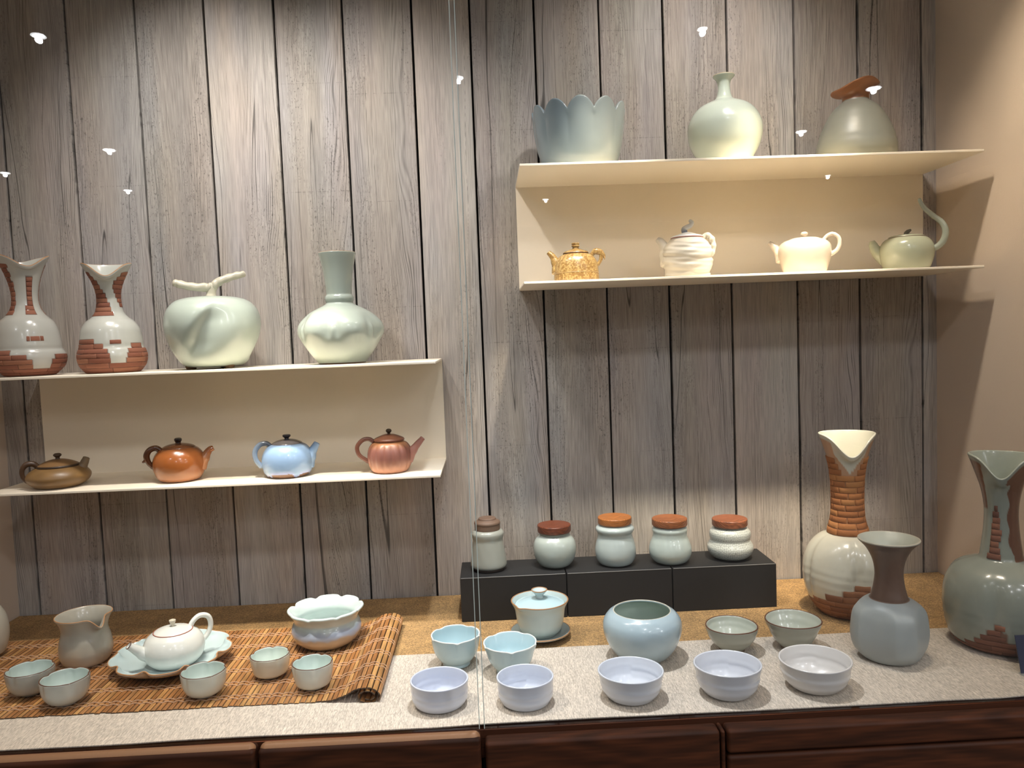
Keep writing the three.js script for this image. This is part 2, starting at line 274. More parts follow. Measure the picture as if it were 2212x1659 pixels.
// ------------------------------------------------------------------ the room: display niche and the passage before it
const LW = -1.01, RW = 0.961, TOP = 1.47, GZ = 0.575;
{
  const wb = structure('wall_back');
  part(wb, 'backing', box(2.2, 2.6, .06, 0, .3, -.045), M.dark);
  const seams = [LW - .04, -.967, -.828, -.689, -.55, -.41, -.271, -.13, -.0115, .121, .2545, .387, .52, .661, .795, .93, RW + .04];
  for (let i = 0; i < seams.length - 1; i++) {
    const x0 = seams[i] + .0019 + .0006 * hash(i, 3), x1 = seams[i + 1] - .0019 - .0006 * hash(i, 4), y0 = -.03, y1 = TOP, g = new RoundedBoxGeometry(x1 - x0, y1 - y0, .012, 2, .0012).translate((x0 + x1) / 2, (y0 + y1) / 2, -.006 - .001 * hash(i, 8));
    const P = g.attributes.position, U = g.attributes.uv, k = [1, 4, 0, 2, 7, 3, 6, 5, 3, 2, 0, 4, 5, 1, 6, 7][i], fl = i > 7 ? -1 : 1;
    for (let j = 0; j < P.count; j++) { let u = clamp((P.getX(j) - x0) / Math.max(.13, x1 - x0), .004, .996); U.setXY(j, (k + u) / 8, fl > 0 ? (P.getY(j) + .1) / 1.6 : 1 - (P.getY(j) + .1) / 1.6); }
    part(wb, 'plank', g, M.plank);
  }
  part(structure('wall_left'), 'panel', box(.04, 2.6, .66, LW - .02, .3, .28), M.wall);
  part(structure('wall_right'), 'panel', box(.04, 2.6, .66, RW + .02, .3, .28), M.wall);
  part(structure('ceiling_niche'), 'board', box(2.2, .04, .70, -.02, TOP + .02, .25), M.wall);
  // passage
  const c = structure('ceiling_passage');
  part(c, 'board', box(9, .05, 8.6, 0, 1.925, .62 + 4.3), M.passage);
  part(structure('floor'), 'slab', box(9, .05, 8.6, 0, -.975, .62 + 4.3), M.passage);
  part(structure('wall_rear'), 'panel', box(9, 2.95, .05, 0, .475, 9.2), M.passage);
  for (const [s, n] of [[-1, 'wall_passage_west'], [1, 'wall_passage_east']]) part(structure(n), 'panel', box(.05, 2.95, 8.6, s * 4.5, .475, .62 + 4.3), M.passage);
  const f = structure('wall_front');
  part(f, 'header', box(9, .5, .06, 0, TOP + .25, .62), M.passage);
  for (const s of [-1, 1]) part(f, 'pier', box(3.49, 2.95, .06, s < 0 ? LW - .0 - 1.745 : RW + 1.745, .475, .62), M.passage);
}
// window glass: two panes that meet in an upright joint
for (const [i, x0, x1, ex] of [[1, LW, -.0335, -.0335], [2, -.0265, RW, -.0265]]) {
  const w = structure('window_' + i);
  part(w, 'pane', box(x1 - x0 - .002, TOP - .001, .006, (x0 + x1) / 2, TOP / 2 + .004, GZ), M.glass);
  part(w, 'edge', box(.0011, TOP - .001, .006, ex, TOP / 2 + .004, GZ), M.glassEdge);
}
// cabinet below: slab and the stained fascia boards
{
  const o = thing('display_cabinet', 'dark stained wooden cabinet front below the glass, carrying the cloths', 'cabinet', [0, 0, 0]);
  part(o, 'top', box(1.968, .04, .566, -.0245, -.0225, .285), M.fascia);
  part(o, 'carcass', box(1.968, .9, .53, -.0245, -.495, .28), M.dark);
  const panel = (x0, x1, y0, y1, z = .589) => { const g = rbox(x1 - x0, y1 - y0, .026, (x0 + x1) / 2, (y0 + y1) / 2, z, .005, 3), P = g.attributes.position, U = g.attributes.uv; for (let j = 0; j < P.count; j++) U.setXY(j, P.getX(j) + x0, P.getY(j) + P.getZ(j)); return part(o, 'panel', g, M.fascia); };
  panel(LW, -.339, -.22, .003); panel(-.334, -.032, -.22, .003); panel(-.026, .298, -.22, -.004);
  for (const [x0, x1] of [[LW + .001, -.3395], [-.3335, -.0325]]) { const g = new THREE.CapsuleGeometry(.0085, x1 - x0 - .017, 6, 14).rotateZ(Math.PI / 2).translate((x0 + x1) / 2, -.0005, .590); const P = g.attributes.position, U = g.attributes.uv; for (let j = 0; j < P.count; j++) U.setXY(j, P.getX(j) * .6, P.getY(j) + P.getZ(j)); part(o, 'edge_bead', g, M.bead, 'rounded wooden edge with its lit highlight put into the colour'); }
  panel(.308, RW, -.0385, -.004); panel(.308, RW, -.22, -.0415, .588);
  panel(.3, .306, -.22, -.006, .586);
}
// cloths on the cabinet top
function cloth(name, label, x0, x1, z0, z1, y, mat, wave) {
  const g = new THREE.BoxGeometry(x1 - x0, .0016, z1 - z0, 120, 1, 24).translate((x0 + x1) / 2, y, (z0 + z1) / 2), P = g.attributes.position, U = g.attributes.uv;
  for (let i = 0; i < P.count; i++) {
    const x = P.getX(i), z = P.getZ(i), e = smooth(z1 - .05, z1, z);
    U.setXY(i, x, z); P.setY(i, P.getY(i) + wave * (vn(x * 9 + 40, z * 9 + 3) * .5 + e * smooth(.55, .9, vn(x * 5 + 77, 4)) * 1.6)); P.setZ(i, z + (vn(x * 14 + 9, z * 3) - .5) * .003 * (z > (z0 + z1) / 2 ? 1 : .6));
  }
  g.computeVertexNormals();
  const m = part(scene, numbered(name), g, mat); m.userData = { label, category: 'cloth' }; return m;
}
cloth('table_cloth', 'golden brown burlap cloth along the foot of the plank wall', LW + .002, RW - .002, .004, .335, .0009, M.burlap, .0006);
cloth('table_runner', 'pale beige linen runner along the front edge under the white bowls', LW + .002, RW - .002, .311, .5655, .0032, M.linen, .0007);

// ------------------------------------------------------------------ shelves: folded sheet, back panel with two ledges
function shelf(label, x0, x1, y0, y1) {
  const o = thing('wall_shelf', label, 'shelf', [x0, y0, 0]), w = x1 - x0, t = .0045, d = .205;
  part(o, 'back_panel', box(w, y1 - y0 - t, .003, w / 2, (y1 - y0 - t) / 2 , .0022), M.cream);
  part(o, 'top_ledge', rbox(w, t, d, w / 2, y1 - y0 - t / 2, d / 2 + .0005, .001), M.cream);
  part(o, 'bottom_ledge', rbox(w, t, d, w / 2, -t / 2, d / 2 + .0005, .001), M.cream);
}
shelf('cream metal wall shelf over the bamboo mat, open box form with four teapots inside', -.93, -.098, .298, .509);
shelf('cream metal wall shelf high on the planks, open box form lit warm inside', .07, .93, .648, .861);

// ------------------------------------------------------------------ generic pots
const facing = ([x, , z]) => Math.atan2(-x, 1.62 - z);   // things in the window are turned toward the viewer
function simple(name, label, cat, pos, o, { mat = M.glaze, rim, rimR = .0009, turn = 0, group } = {}) {
  const t = thing(name, label, cat, pos, turn + facing(pos), group), p = pot(o);
  part(t, 'body', p.g, mat); if (rim) part(t, 'rim', rimTube(p, rimR), rim);
  return [t, p];
}
const px = (s, kv) => (list) => list.map(([x, v, z, r]) => [x * s, v * kv, (z ?? 0) * s, r * s]);
function teapot(label, pos, turn, { s, kv, body, lid, knob, spout, handle, bodyCol, lidCol, knobCol, spoutCol, handleCol, mat = M.glaze, lidMat, knobMat, mod, wall = .003, ring, name = 'teapot', knobTube, hBump, extra }) {
  const t = thing(name, label, 'teapot', pos, turn + facing(pos)), P = px(s, kv), b = pot({ s, kv, pts: body, wall, mod, col: bodyCol, nT: 96 });
  part(t, 'body', b.g, mat);
  const L = part(t, 'lid', pot({ s, kv, pts: lid, col: lidCol ?? bodyCol, n: 30 }).g, lidMat ?? mat);
  if (ring) part(L, 'lid_edge', new THREE.TorusGeometry(ring[0] * s, ring[2] ?? .0006, 6, 72).rotateX(Math.PI / 2).translate(0, ring[1] * kv, 0), ring[3] ?? M.rimRed);
  if (knob) part(L, 'knob', pot({ s, kv, pts: knob, col: knobCol ?? lidCol ?? bodyCol, nT: 32, n: 24 }).g, knobMat ?? lidMat ?? mat);
  if (knobTube) part(L, 'knob', taper(P(knobTube), { col: knobCol ?? [.8, .8, .8], n: 24 }), knobMat ?? mat);
  part(t, 'spout', taper(P(spout), { hollow: true, col: spoutCol ?? bodyCol(0, .5), m: 18 }), mat);
  part(t, 'handle', taper(P(handle), { col: handleCol ?? bodyCol(0, .5), m: 14, n: 48, bump: hBump }), mat);
  if (extra) extra(t, b);
  return t;
}
const flat = (hex) => { const c = lin(hex); return () => c; };
const wrap = (a) => { a = (a + Math.PI) % (2 * Math.PI); return (a < 0 ? a + 2 * Math.PI : a) - Math.PI; };
const notch = (th, n, off, w) => { const q = 2 * Math.PI / n; let d = ((th - off) % q + q) % q; d = Math.min(d, q - d); return Math.exp(-((d / w) ** 2)); };
const bell = (x, w) => Math.exp(-((x / w) ** 2));

// ------------------------------------------------------------------ bamboo mat with its end rolled up
{
  const o = thing('bamboo_mat', 'brown bamboo slat mat with one end rolled up, under the cups and teapot', 'mat', [0, 0, 0]);
  const path = new THREE.CatmullRomCurve3([[-1.006, .0052], [-.9, .0052], [-.7, .0052], [-.5, .0052], [-.33, .0052], [-.285, .0056], [-.258, .0085], [-.236, .0165], [-.220, .0245], [-.206, .0268], [-.193, .0235], [-.186, .0160], [-.190, .0085], [-.203, .0062], [-.214, .0095], [-.217, .0150],
    [-.211, .0205], [-.202, .0215], [-.195, .0175], [-.196, .0120], [-.203, .0105], [-.209, .0135], [-.206, .0170]].map(([x, y]) => new THREE.Vector3(x, y, 0)), false, 'centripetal');
  path.arcLengthDivisions = 2000;
  const len = path.getLength(), pitch = .0083, n = Math.floor(len / pitch), Z0 = .158, Z1 = .473, gs = [];
  for (const [w, v0] of [[.0079, 0], [.0076, .37], [.0080, .71], [.0077, .15]]) {   // a slat: flat underside, rounded back, split edges
    const sec = [[-.5, 0], [-.5, .0009], [-.43, .0015], [-.2, .0020], [.2, .0020], [.43, .0015], [.5, .0009], [.5, 0]], L = Z1 - Z0, pos = [], uv = [], idx = [], m = sec.length;
    for (const z of [0, L]) for (const [x, y] of sec) { pos.push(x * w, y, z); uv.push(x + .5, v0 + z / L); }
    for (let j = 0; j < m; j++) { const q = (j + 1) % m; idx.push(j, j + m, q, q, j + m, q + m); }
    for (const [z, f] of [[0, 0], [L, 1]]) { const b0 = pos.length / 3; for (const [x, y] of sec) { pos.push(x * w, y, z); uv.push(.02, .5); } for (let j = 1; j < m - 1; j++) f ? idx.push(b0, b0 + j + 1, b0 + j) : idx.push(b0, b0 + j, b0 + j + 1); }
    let g = new THREE.BufferGeometry(); g.setAttribute('position', new THREE.Float32BufferAttribute(pos, 3)); g.setAttribute('uv', new THREE.Float32BufferAttribute(uv, 2)); g.setIndex(idx); g = g.toNonIndexed(); g.computeVertexNormals(); gs.push(g);
  }
  for (let i = 0; i < n; i++) {
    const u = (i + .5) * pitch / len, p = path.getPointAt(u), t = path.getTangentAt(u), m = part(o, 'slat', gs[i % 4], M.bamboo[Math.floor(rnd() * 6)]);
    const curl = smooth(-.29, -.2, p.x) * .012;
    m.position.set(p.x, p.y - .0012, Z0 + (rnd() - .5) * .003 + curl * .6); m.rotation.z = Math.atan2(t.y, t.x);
  }
  for (const z of [.187, .239, .291, .343, .393, .441]) for (const [dz, mat, amp, ph] of [[0, M.cord, 0, 0], [.0095, M.cord, 0, 0]]) {
    const pts = []; const steps = n * 4;
    for (let i = 0; i <= steps; i++) { const u = i / steps * (n * pitch / len), p = path.getPointAt(Math.min(1, u)), t = path.getTangentAt(Math.min(1, u)), a = i / 8; const h = .0002 + .0013 * Math.pow(Math.abs(Math.sin(a * Math.PI)), .6); pts.push(new THREE.Vector3(p.x - t.y * h, p.y + t.x * h, z + dz - .0022 * Math.abs(Math.sin(a * Math.PI)))); }
    part(o, 'cord', new THREE.TubeGeometry(new THREE.CatmullRomCurve3(pts, false, 'centripetal'), steps, .0011, 6, false), mat);
  }
}
const MATY = .0066;

// ------------------------------------------------------------------ on the mat
{ // pitcher
  const c = lin('#a9a598'), c2 = lin('#b9a88f'), sp = rad(27);
  simple('pitcher', 'grey flared pouring pitcher with a pinched spout standing on the mat', 'pitcher', [-.727, MATY, .277], {
    s: .000814, kv: .000832, wall: .0032, nT: 96, pts: [[0, 0], [36, 0], [42, 2], [48, 10], [52.5, 24], [52.5, 36], [50, 52], [46.5, 65], [45.5, 74], [48, 86], [53, 97], [56, 101]],
    mod: (th, t) => { const d = wrap(th - sp), k = smooth(.62, 1, t); return [1 + k * (.2 * bell(d, .22) - .07 * bell(Math.abs(d) - .5, .25)), -k * k * .014 * bell(d, .2), 0, 0]; },
    col: (th, t, s) => { const q = mixc(c, c2, smooth(.55, .2, t) * vn(th * 2 + 9, t * 4) * (s ? 0 : 1)); const k = .94 + .12 * vn(th * 3 + 30, t * 6); return q.map((v) => v * k); },
  }, { rim: M.rimTan, rimR: .0011 });
}
{ // plate
  simple('plate', 'pale blue lobed plate with a brown edge under the white teapot', 'plate', [-.566, MATY, .306], {
    s: .000801, kv: .000821, wall: .0035, floor: .006, nT: 160, pts: [[0, 0], [52, 0, 1], [56, 4], [90, 9], [112, 19], [122, 27]],
    mod: (th, t) => { const q = notch(th, 9, .2, .085), k = smooth(.3, 1, t); return [1 - .07 * k * q + .015 * k * Math.cos((th - .2) * 9 + Math.PI), .0035 * k * q - .001 * k]; },
    col: (th, t, s) => s > .4 ? vary(lin('#bacccd'), .03)(th, t) : vary(lin('#b9a68c'), .08, 5)(th, t),
  }, { rim: M.rimTan, rimR: .0014 });
}
teapot('white teapot with thin red line round its lid, sitting on the lobed plate', [-.557, MATY + .0062, .318], .22, {
  s: .000788, kv: .000806, body: [[0, 0], [36, 0], [44, 3], [57, 16], [63, 34], [61, 48], [53, 62], [40, 71.5]], bodyCol: vary(lin('#dfe2dc'), .03), lid: [[0, 68], [37, 68], [39, 71], [37, 73.5], [24, 78], [10, 80.5], [0, 81]],
  knob: [[0, 78], [4.5, 79], [4, 84], [6.5, 91], [7, 94], [5, 95], [0, 94]], ring: [39.5, 71.8, .0008, M.rimRed], knobCol: flat('#cfc8b4'),
  spout: [[-40, 28, 0, 19], [-58, 36, 0, 14.5], [-72, 48, 0, 10.5], [-88, 62, 0, 7.5]], handle: [[33, 66, 0, 6], [43, 82, 0, 5.5], [58, 90, 0, 5.6], [74, 84, 0, 5.7], [79, 66, 0, 5.6], [72, 47, 0, 5.4], [57, 33, 0, 6]],
  extra: (t, b) => part(t, 'spout_tip', new THREE.TorusGeometry(7.2 * b.s, .0007, 6, 24).rotateY(Math.PI / 2).rotateZ(-.72).translate(-88.4 * b.s, 62.5 * b.kv, 0), M.rimBrown),
});
for (const [label, x, z, r, h, off, c, rim] of [
  ['small grey lobed cup at the dim end of the mat, tucked behind another cup', -.756, .392, 47, 52, .5, '#a3a196', M.rimBrown],
  ['small grey lobed cup standing foremost on the mat below the pitcher', -.678, .434, 48.5, 53, .15, '#b3b3ab', M.rimBrown],
  ['small lobed cup with brown edge in front of the lobed plate', -.466, .431, 47, 51, .35, '#c0bfb2', M.rimBrown],
  ['small cream lobed cup with brown edge, halfway between the plate and the flared bowl', -.379, .373, 42.5, 47, .45, '#cbc5b2', M.rimBrown],
  ['small pale cup with brown lobed edge, in front of the flared lobed bowl', -.298, .423, 44, 52, .1, '#c6c9c0', M.rimBrown],
]) simple('tea_cup', label, 'cup', [x, MATY, z], {
  s: .000742 * (z > .4 ? .98 : 1.01), kv: .00076, wall: .0024, nT: 100, pts: [[0, 0], [20, 0], [22, 1.5], [22, 3], [35, 9], [r * .92, h * .45], [r * .99, h * .78], [r, h]],
  mod: (th, t) => { const q = notch(th, 5, off, .13), k = smooth(.35, 1, t); return [1 - .055 * k * q, -.0012 * k * k * q + .0003 * k]; },
  col: (th, t, s) => { const i = mixc(lin(c), lin('#c9dad6'), s > .4 ? .75 : .15), k = .95 + .1 * vn(th * 3 + off * 50, t * 5); return t < .03 ? lin('#3a2c24') : i.map((v) => v * k); },
}, { rim, rimR: .0009, group: 'lobed tea cups on the bamboo mat' });
{ // flared lobed bowl
  const a = lin('#bac8c4'), b = lin('#b5a790'), blue = lin('#a6b3c6');
  simple('bowl', 'wide lobed bowl with flaring wavy rim, blue-green over tan, on the mat', 'bowl', [-.313, MATY, .245], {
    s: .000841, kv: .000859, wall: .0055, floor: .008, nT: 160, pts: [[0, 0], [42, 0], [48, 2], [62, 11], [71, 23], [73.5, 34], [71, 45], [67, 53], [67, 57], [72, 66], [79, 74]],
    mod: (th, t) => { const q = notch(th, 8, .28, .09), k = smooth(.76, 1, t); return [1 - .045 * k * q + .012 * k * Math.cos(8 * (th - .28) + Math.PI), -.0032 * k * q + .001 * k - .001 * k, 0, 0]; },
    col: (th, t, s) => { const e = .42 + .12 * (vn(th * 2.2 + 20, 1) - .5) + .05 * vn(th * 8 + 30, 3); if (s > .4) return vary(lin('#c0cecb'), .03)(th, t); return mixc(mixc(b, blue, smooth(e - .05, e + .03, t)), a, smooth(e + .12, e + .3, t)).map((v) => v * (.92 + .16 * vn(th * 4 + 50, t * 8))); },
  }, { rim: std({ color: '#cdc4ae', roughness: .4 }), rimR: .0013 });
}
simple('jar', 'rounded grey jar on a brown foot, cut off by the edge of the picture', 'jar', [-.925, MATY, .232], {
  s: .000842, kv: .00086, wall: .003, pts: [[0, 0], [24, 0], [27, 6], [30, 9], [38, 28], [41, 58], [37, 85], [28, 104], [22, 112]], col: (th, t) => t < .07 ? lin('#5a4030') : vary(lin('#b4b0a2'), .04)(th, t),
});

// ------------------------------------------------------------------ blue pouring cups, white bowls, covered bowl, pot, tea bowls
for (const [label, x, z, r, h, off] of [
  ['pale ice blue cup with a pinched wavy rim beside the rolled mat end', -.074, .360, 53.5, 64, .06],
  ['pale ice blue cup with pinched wavy rim in front of the covered bowl', .016, .399, 56.5, 61, .05],
]) simple('pouring_cup', label, 'cup', [x, .0050, z], {
  s: .000767, kv: .000785, wall: .0026, nT: 120, pts: [[0, 0], [28, 0], [30, 2], [28.5, 7], [34, 11], [45, 26], [51, 45], [r, h]],
  mod: (th, t) => { const q = notch(th, 5, off, .16), p = notch(th, 5, off, .05), k = smooth(.45, 1, t); return [1 - .022 * k * q + .035 * k * k * p, -.0020 * k * k * q]; }, col: vary(iceBlue, .02),
}, { rim: M.rimWhite, rimR: .0013, group: 'pale blue pouring cups' });
for (const [label, x, z, s, pts, tint] of [
  ['white straight-sided bowl with soft rings, closest to the rolled end of the mat', -.093, .497, .000695, [[0, 0], [46, 0], [51, 2], [57, 9], [60, 19], [60.2, 25], [60.8, 31], [60.8, 40], [62.5, 52]], '#ccd2e0'],
  ['white straight-sided ringed bowl in front of a pale blue cup, past the glass joint', .035, .505, .000692, [[0, 0], [45, 0], [50, 2], [56, 10], [59.3, 20], [59.4, 26], [60, 33], [60.1, 42], [62, 54]], '#ced4e0'],
  ['white flaring bowl standing in front of the big round blue pot', .193, .506, .000694, [[0, 0], [42, 0], [48, 2], [58.5, 13], [64.6, 27], [65.4, 35], [67, 43], [70.5, 56]], '#d0d5de'],
  ['white deep bowl standing in front of the smaller dark-rimmed tea bowl', .338, .510, .000694, [[0, 0], [39, 0], [46, 2], [59, 15], [66, 32], [66.4, 41], [68, 49], [71.5, 62]], '#d2d5dc'],
  ['white widest bowl of the front row, next to the brown-necked vase', .473, .504, .0007, [[0, 0], [42, 0], [50, 3], [63, 15], [71, 33], [71.5, 42], [75.5, 58]], '#d6d4d2'],
]) simple('bowl', label, 'bowl', [x, .0050, z], { s, kv: s * 1.025, wall: .0028, nT: 84, pts, mod: (th, t) => [1 + .006 * Math.sin(th * 2 + x * 30) + .005 * Math.sin(t * 23 + 1 + th * .5) * smooth(.9, .6, t), .0006 * Math.sin(th + x * 40) * t], col: vary(lin(tint), .02) }, { group: 'white bowls in the front row' });
simple('saucer', 'footed grey-blue saucer with a brown edge under the covered bowl', 'saucer', [.074, .0030, .257], { s: .000838, kv: .000855, wall: .003, floor: .005, pts: [[0, 0], [26, 0], [28, 3], [32, 4], [46, 6], [64, 13]], col: vary(lin('#aeb9b6'), .03) }, { rim: M.rimTan, rimR: .0012 });
{
  const t = thing('covered_bowl', 'pale blue covered tea bowl with brown-edged rim and button lid on a saucer', 'covered bowl', [.0745, .0105, .258], facing([.0745, .0105, .258])), s = .000842, kv = .000859;
  const b = pot({ s, kv, wall: .0028, pts: [[0, 0], [34, 0], [37, 3], [44, 10], [49, 24], [52, 42], [54.5, 56], [61.5, 70]], col: vary(lin('#b9c8c6'), .03), mod: (th, t) => { const q = bell(wrap(th + .75), .16), k = smooth(.85, 1, t); return [1 + .07 * k * q, -.001 * k * q]; } });
  part(t, 'body', b.g, M.glaze); part(t, 'rim', rimTube(b, .0013), M.rimTan);
  const l = part(t, 'lid', pot({ s, kv, pts: [[0, 60], [48, 60], [53, 63], [52, 65], [40, 70], [20, 74.5], [0, 76]], col: vary(lin('#b7d2d8'), .02), n: 30 }).g, M.glaze);
  const k = pot({ s, kv, wall: .0016, floor: .0684, pts: [[0, 75], [8, 76], [7.5, 80], [10, 84], [17, 92]], col: flat('#c3d2d2'), nT: 40, n: 24 });
  part(l, 'knob', k.g, M.glaze); 
  const kr = new THREE.TorusGeometry(16.4 * s, .001, 6, 40).rotateX(Math.PI / 2).translate(0, 93 * kv, 0); part(l, 'knob_edge', kr, M.rimTan);
}
simple('pot', 'large round pale blue wide-mouthed pot standing behind the white bowls', 'pot', [.239, .0050, .367], {
  s: .000778, kv: .000795, wall: .0032, nT: 96, pts: [[0, 0], [44, 0], [52, 4], [67, 20], [79, 42], [84, 62], [82, 80], [73, 93], [62, 100.5]],
  mod: (th, t) => [1 - .012 * notch(th, 6, .3, .14) * bell(t - .55, .35), 0], col: (th, t, s) => s > .6 ? vary(lin('#aab8ae'), .03)(th, t) : vary(lin('#abbec6'), .05)(th, t),
}, { rim: std({ color: '#c9c4b2', roughness: .4 }), rimR: .0011 });
for (const [label, x, z, r, h] of [
  ['grey-green tea bowl with dark brown rim, between the blue pot and its larger twin', .392, .360, 55.5, 52],
  ['grey-green tea bowl with dark brown rim, closer to the brown-necked vase', .496, .364, 59, 60],
]) simple('tea_bowl', label, 'bowl', [x, .0050, z], {
  s: .000785, kv: .000803, wall: .0028, pts: [[0, 0], [25, 0], [27, 2], [25, 6], [29, 8], [43, h * .42], [51, h * .7], [r, h]], mod: (th, t) => [1 + .006 * Math.sin(t * 24), .0007 * Math.sin(th * 2 + 1) * t],
  col: (th, t, s) => t < .1 && s < .4 ? lin('#6b5a4a') : vary(lin(s > .4 ? '#b4b9ad' : '#9c9e92'), .05)(th, t),
}, { rim: M.rimBrown, rimR: .0012, group: 'dark-rimmed tea bowls' });

// ------------------------------------------------------------------ black risers and lidded jars
for (const [label, x0, x1] of [
  ['black wooden riser block by the glass joint, behind the covered bowl', -.072, .1325],
  ['black wooden riser block in the middle of three, behind the round pot', .1345, .3385],
  ['black wooden riser block toward the brick-necked vase, carrying the crackled jar', .3405, .5435],
]) { const t = thing('display_block', label, 'block', [(x0 + x1) / 2, .0018, .11], 0, 'black riser blocks'); part(t, 'block', rbox(x1 - x0, .0862, .108, 0, .0431, 0, .0012, 2), M.black); part(t, 'pale_edge', new THREE.CapsuleGeometry(.0009, x1 - x0 - .004, 3, 8).rotateZ(Math.PI / 2).translate(0, .0857, .0535), M.paleGrey, 'thin pale grey bar along the front edge'); }  // thin grey bar, paler than the block, along its top front edge
const JY = .088, JS = [.00093, .000943];
function jar(label, x, z, pts, col, lid, lidMat, o = {}) {
  const t = thing('lidded_jar', label, 'jar', [x, JY, z], o.turn ?? 0, 'lidded jars on the black blocks');
  part(t, 'body', pot({ s: JS[0], kv: JS[1], pts, wall: .003, col, mod: o.mod }).g, o.mat ?? M.glaze);
  const L = part(t, 'lid', pot({ s: JS[0], kv: JS[1], pts: lid, col: flat('#77604f'), planar: 1, n: 40 }).g, lidMat);
  if (o.seal) part(L, 'seal', pot({ s: JS[0], kv: JS[1], pts: o.seal, col: flat('#d8d8d0'), n: 10 }).g, std({ color: '#8f9388', roughness: .5 }));
}
const discLid = (v0, v1, r, rb = r - 1.5) => [[0, v0], [rb, v0, 1], [r, v0 + 2.5, 1], [r, v1 - 2.2, 1], [r - .8, v1 - .7], [r - 2.6, v1, 1], [0, v1 + .2]];
jar('tall grey jar with a stepped dull brown lid, standing at the glass joint', -.016, .109, [[0, 0], [32, 0], [33.5, 3], [33.5, 6, 1], [37, 7], [38.8, 11], [37, 30], [33.5, 55], [32.5, 64], [34.2, 72], [34.5, 78], [31, 83], [26, 85]],
  (th, t) => t < .075 ? lin('#3a2f29') : vary(lin('#9ea096'), .04)(th, t), [[0, 82], [25, 82], [26.5, 84], [27, 94], [27, 97, 1], [28, 98], [27, 102], [19.5, 106, 1], [18.5, 109], [17, 110], [0, 110]], std({ color: '#6f5848', roughness: .6 }));
jar('squat round jar with a dark reddish wooden lid', .117, .107, [[0, 0], [24, 0], [33, 4], [43, 20], [46, 39], [42.5, 55], [34, 65], [30, 69], [30, 74]], vary(lin('#a8b2ac'), .05), discLid(73, 89, 36), lidWood('#84492f'), { seal: [[0, 69], [32, 69], [32, 73], [0, 73]] });
jar('tall shouldered pale green jar with a bright orange wooden lid', .238, .113, [[0, 0], [27, 0], [35, 3], [42, 16], [43.5, 32], [40.5, 48], [37, 60], [37.2, 66], [40.5, 73], [40.5, 78], [35, 83], [31, 86]], vary(lin('#aebab8'), .04), discLid(86, 101, 36), lidWood('#cf8b4c'), { seal: [[0, 83], [32, 83], [32, 87], [0, 87]] });
jar('waisted pale green jar with an orange-brown wooden lid', .347, .118, [[0, 0], [27, 0], [36, 4], [44, 17], [45, 30], [41.5, 43], [36.5, 55], [36, 63], [37, 70], [34, 76], [30, 79]], vary(lin('#b2beb8'), .03), discLid(78.5, 94, 37.5), lidWood('#b97a50'), { seal: [[0, 75], [32, 75], [32, 79], [0, 79]] });
jar('squat grey crackle-glazed jar with a reddish wooden lid', .471, .108, [[0, 0], [27, 0], [38, 4], [47, 15], [48.5, 26], [44, 35], [42, 40], [43.5, 48], [43, 57], [37, 64], [31, 67], [30, 70]], vary(lin('#c2c7c0'), .03), discLid(69.5, 85, 37.5), lidWood('#b07355'), { mat: M.crackle, seal: [[0, 66], [32, 66], [32, 70], [0, 70]] });

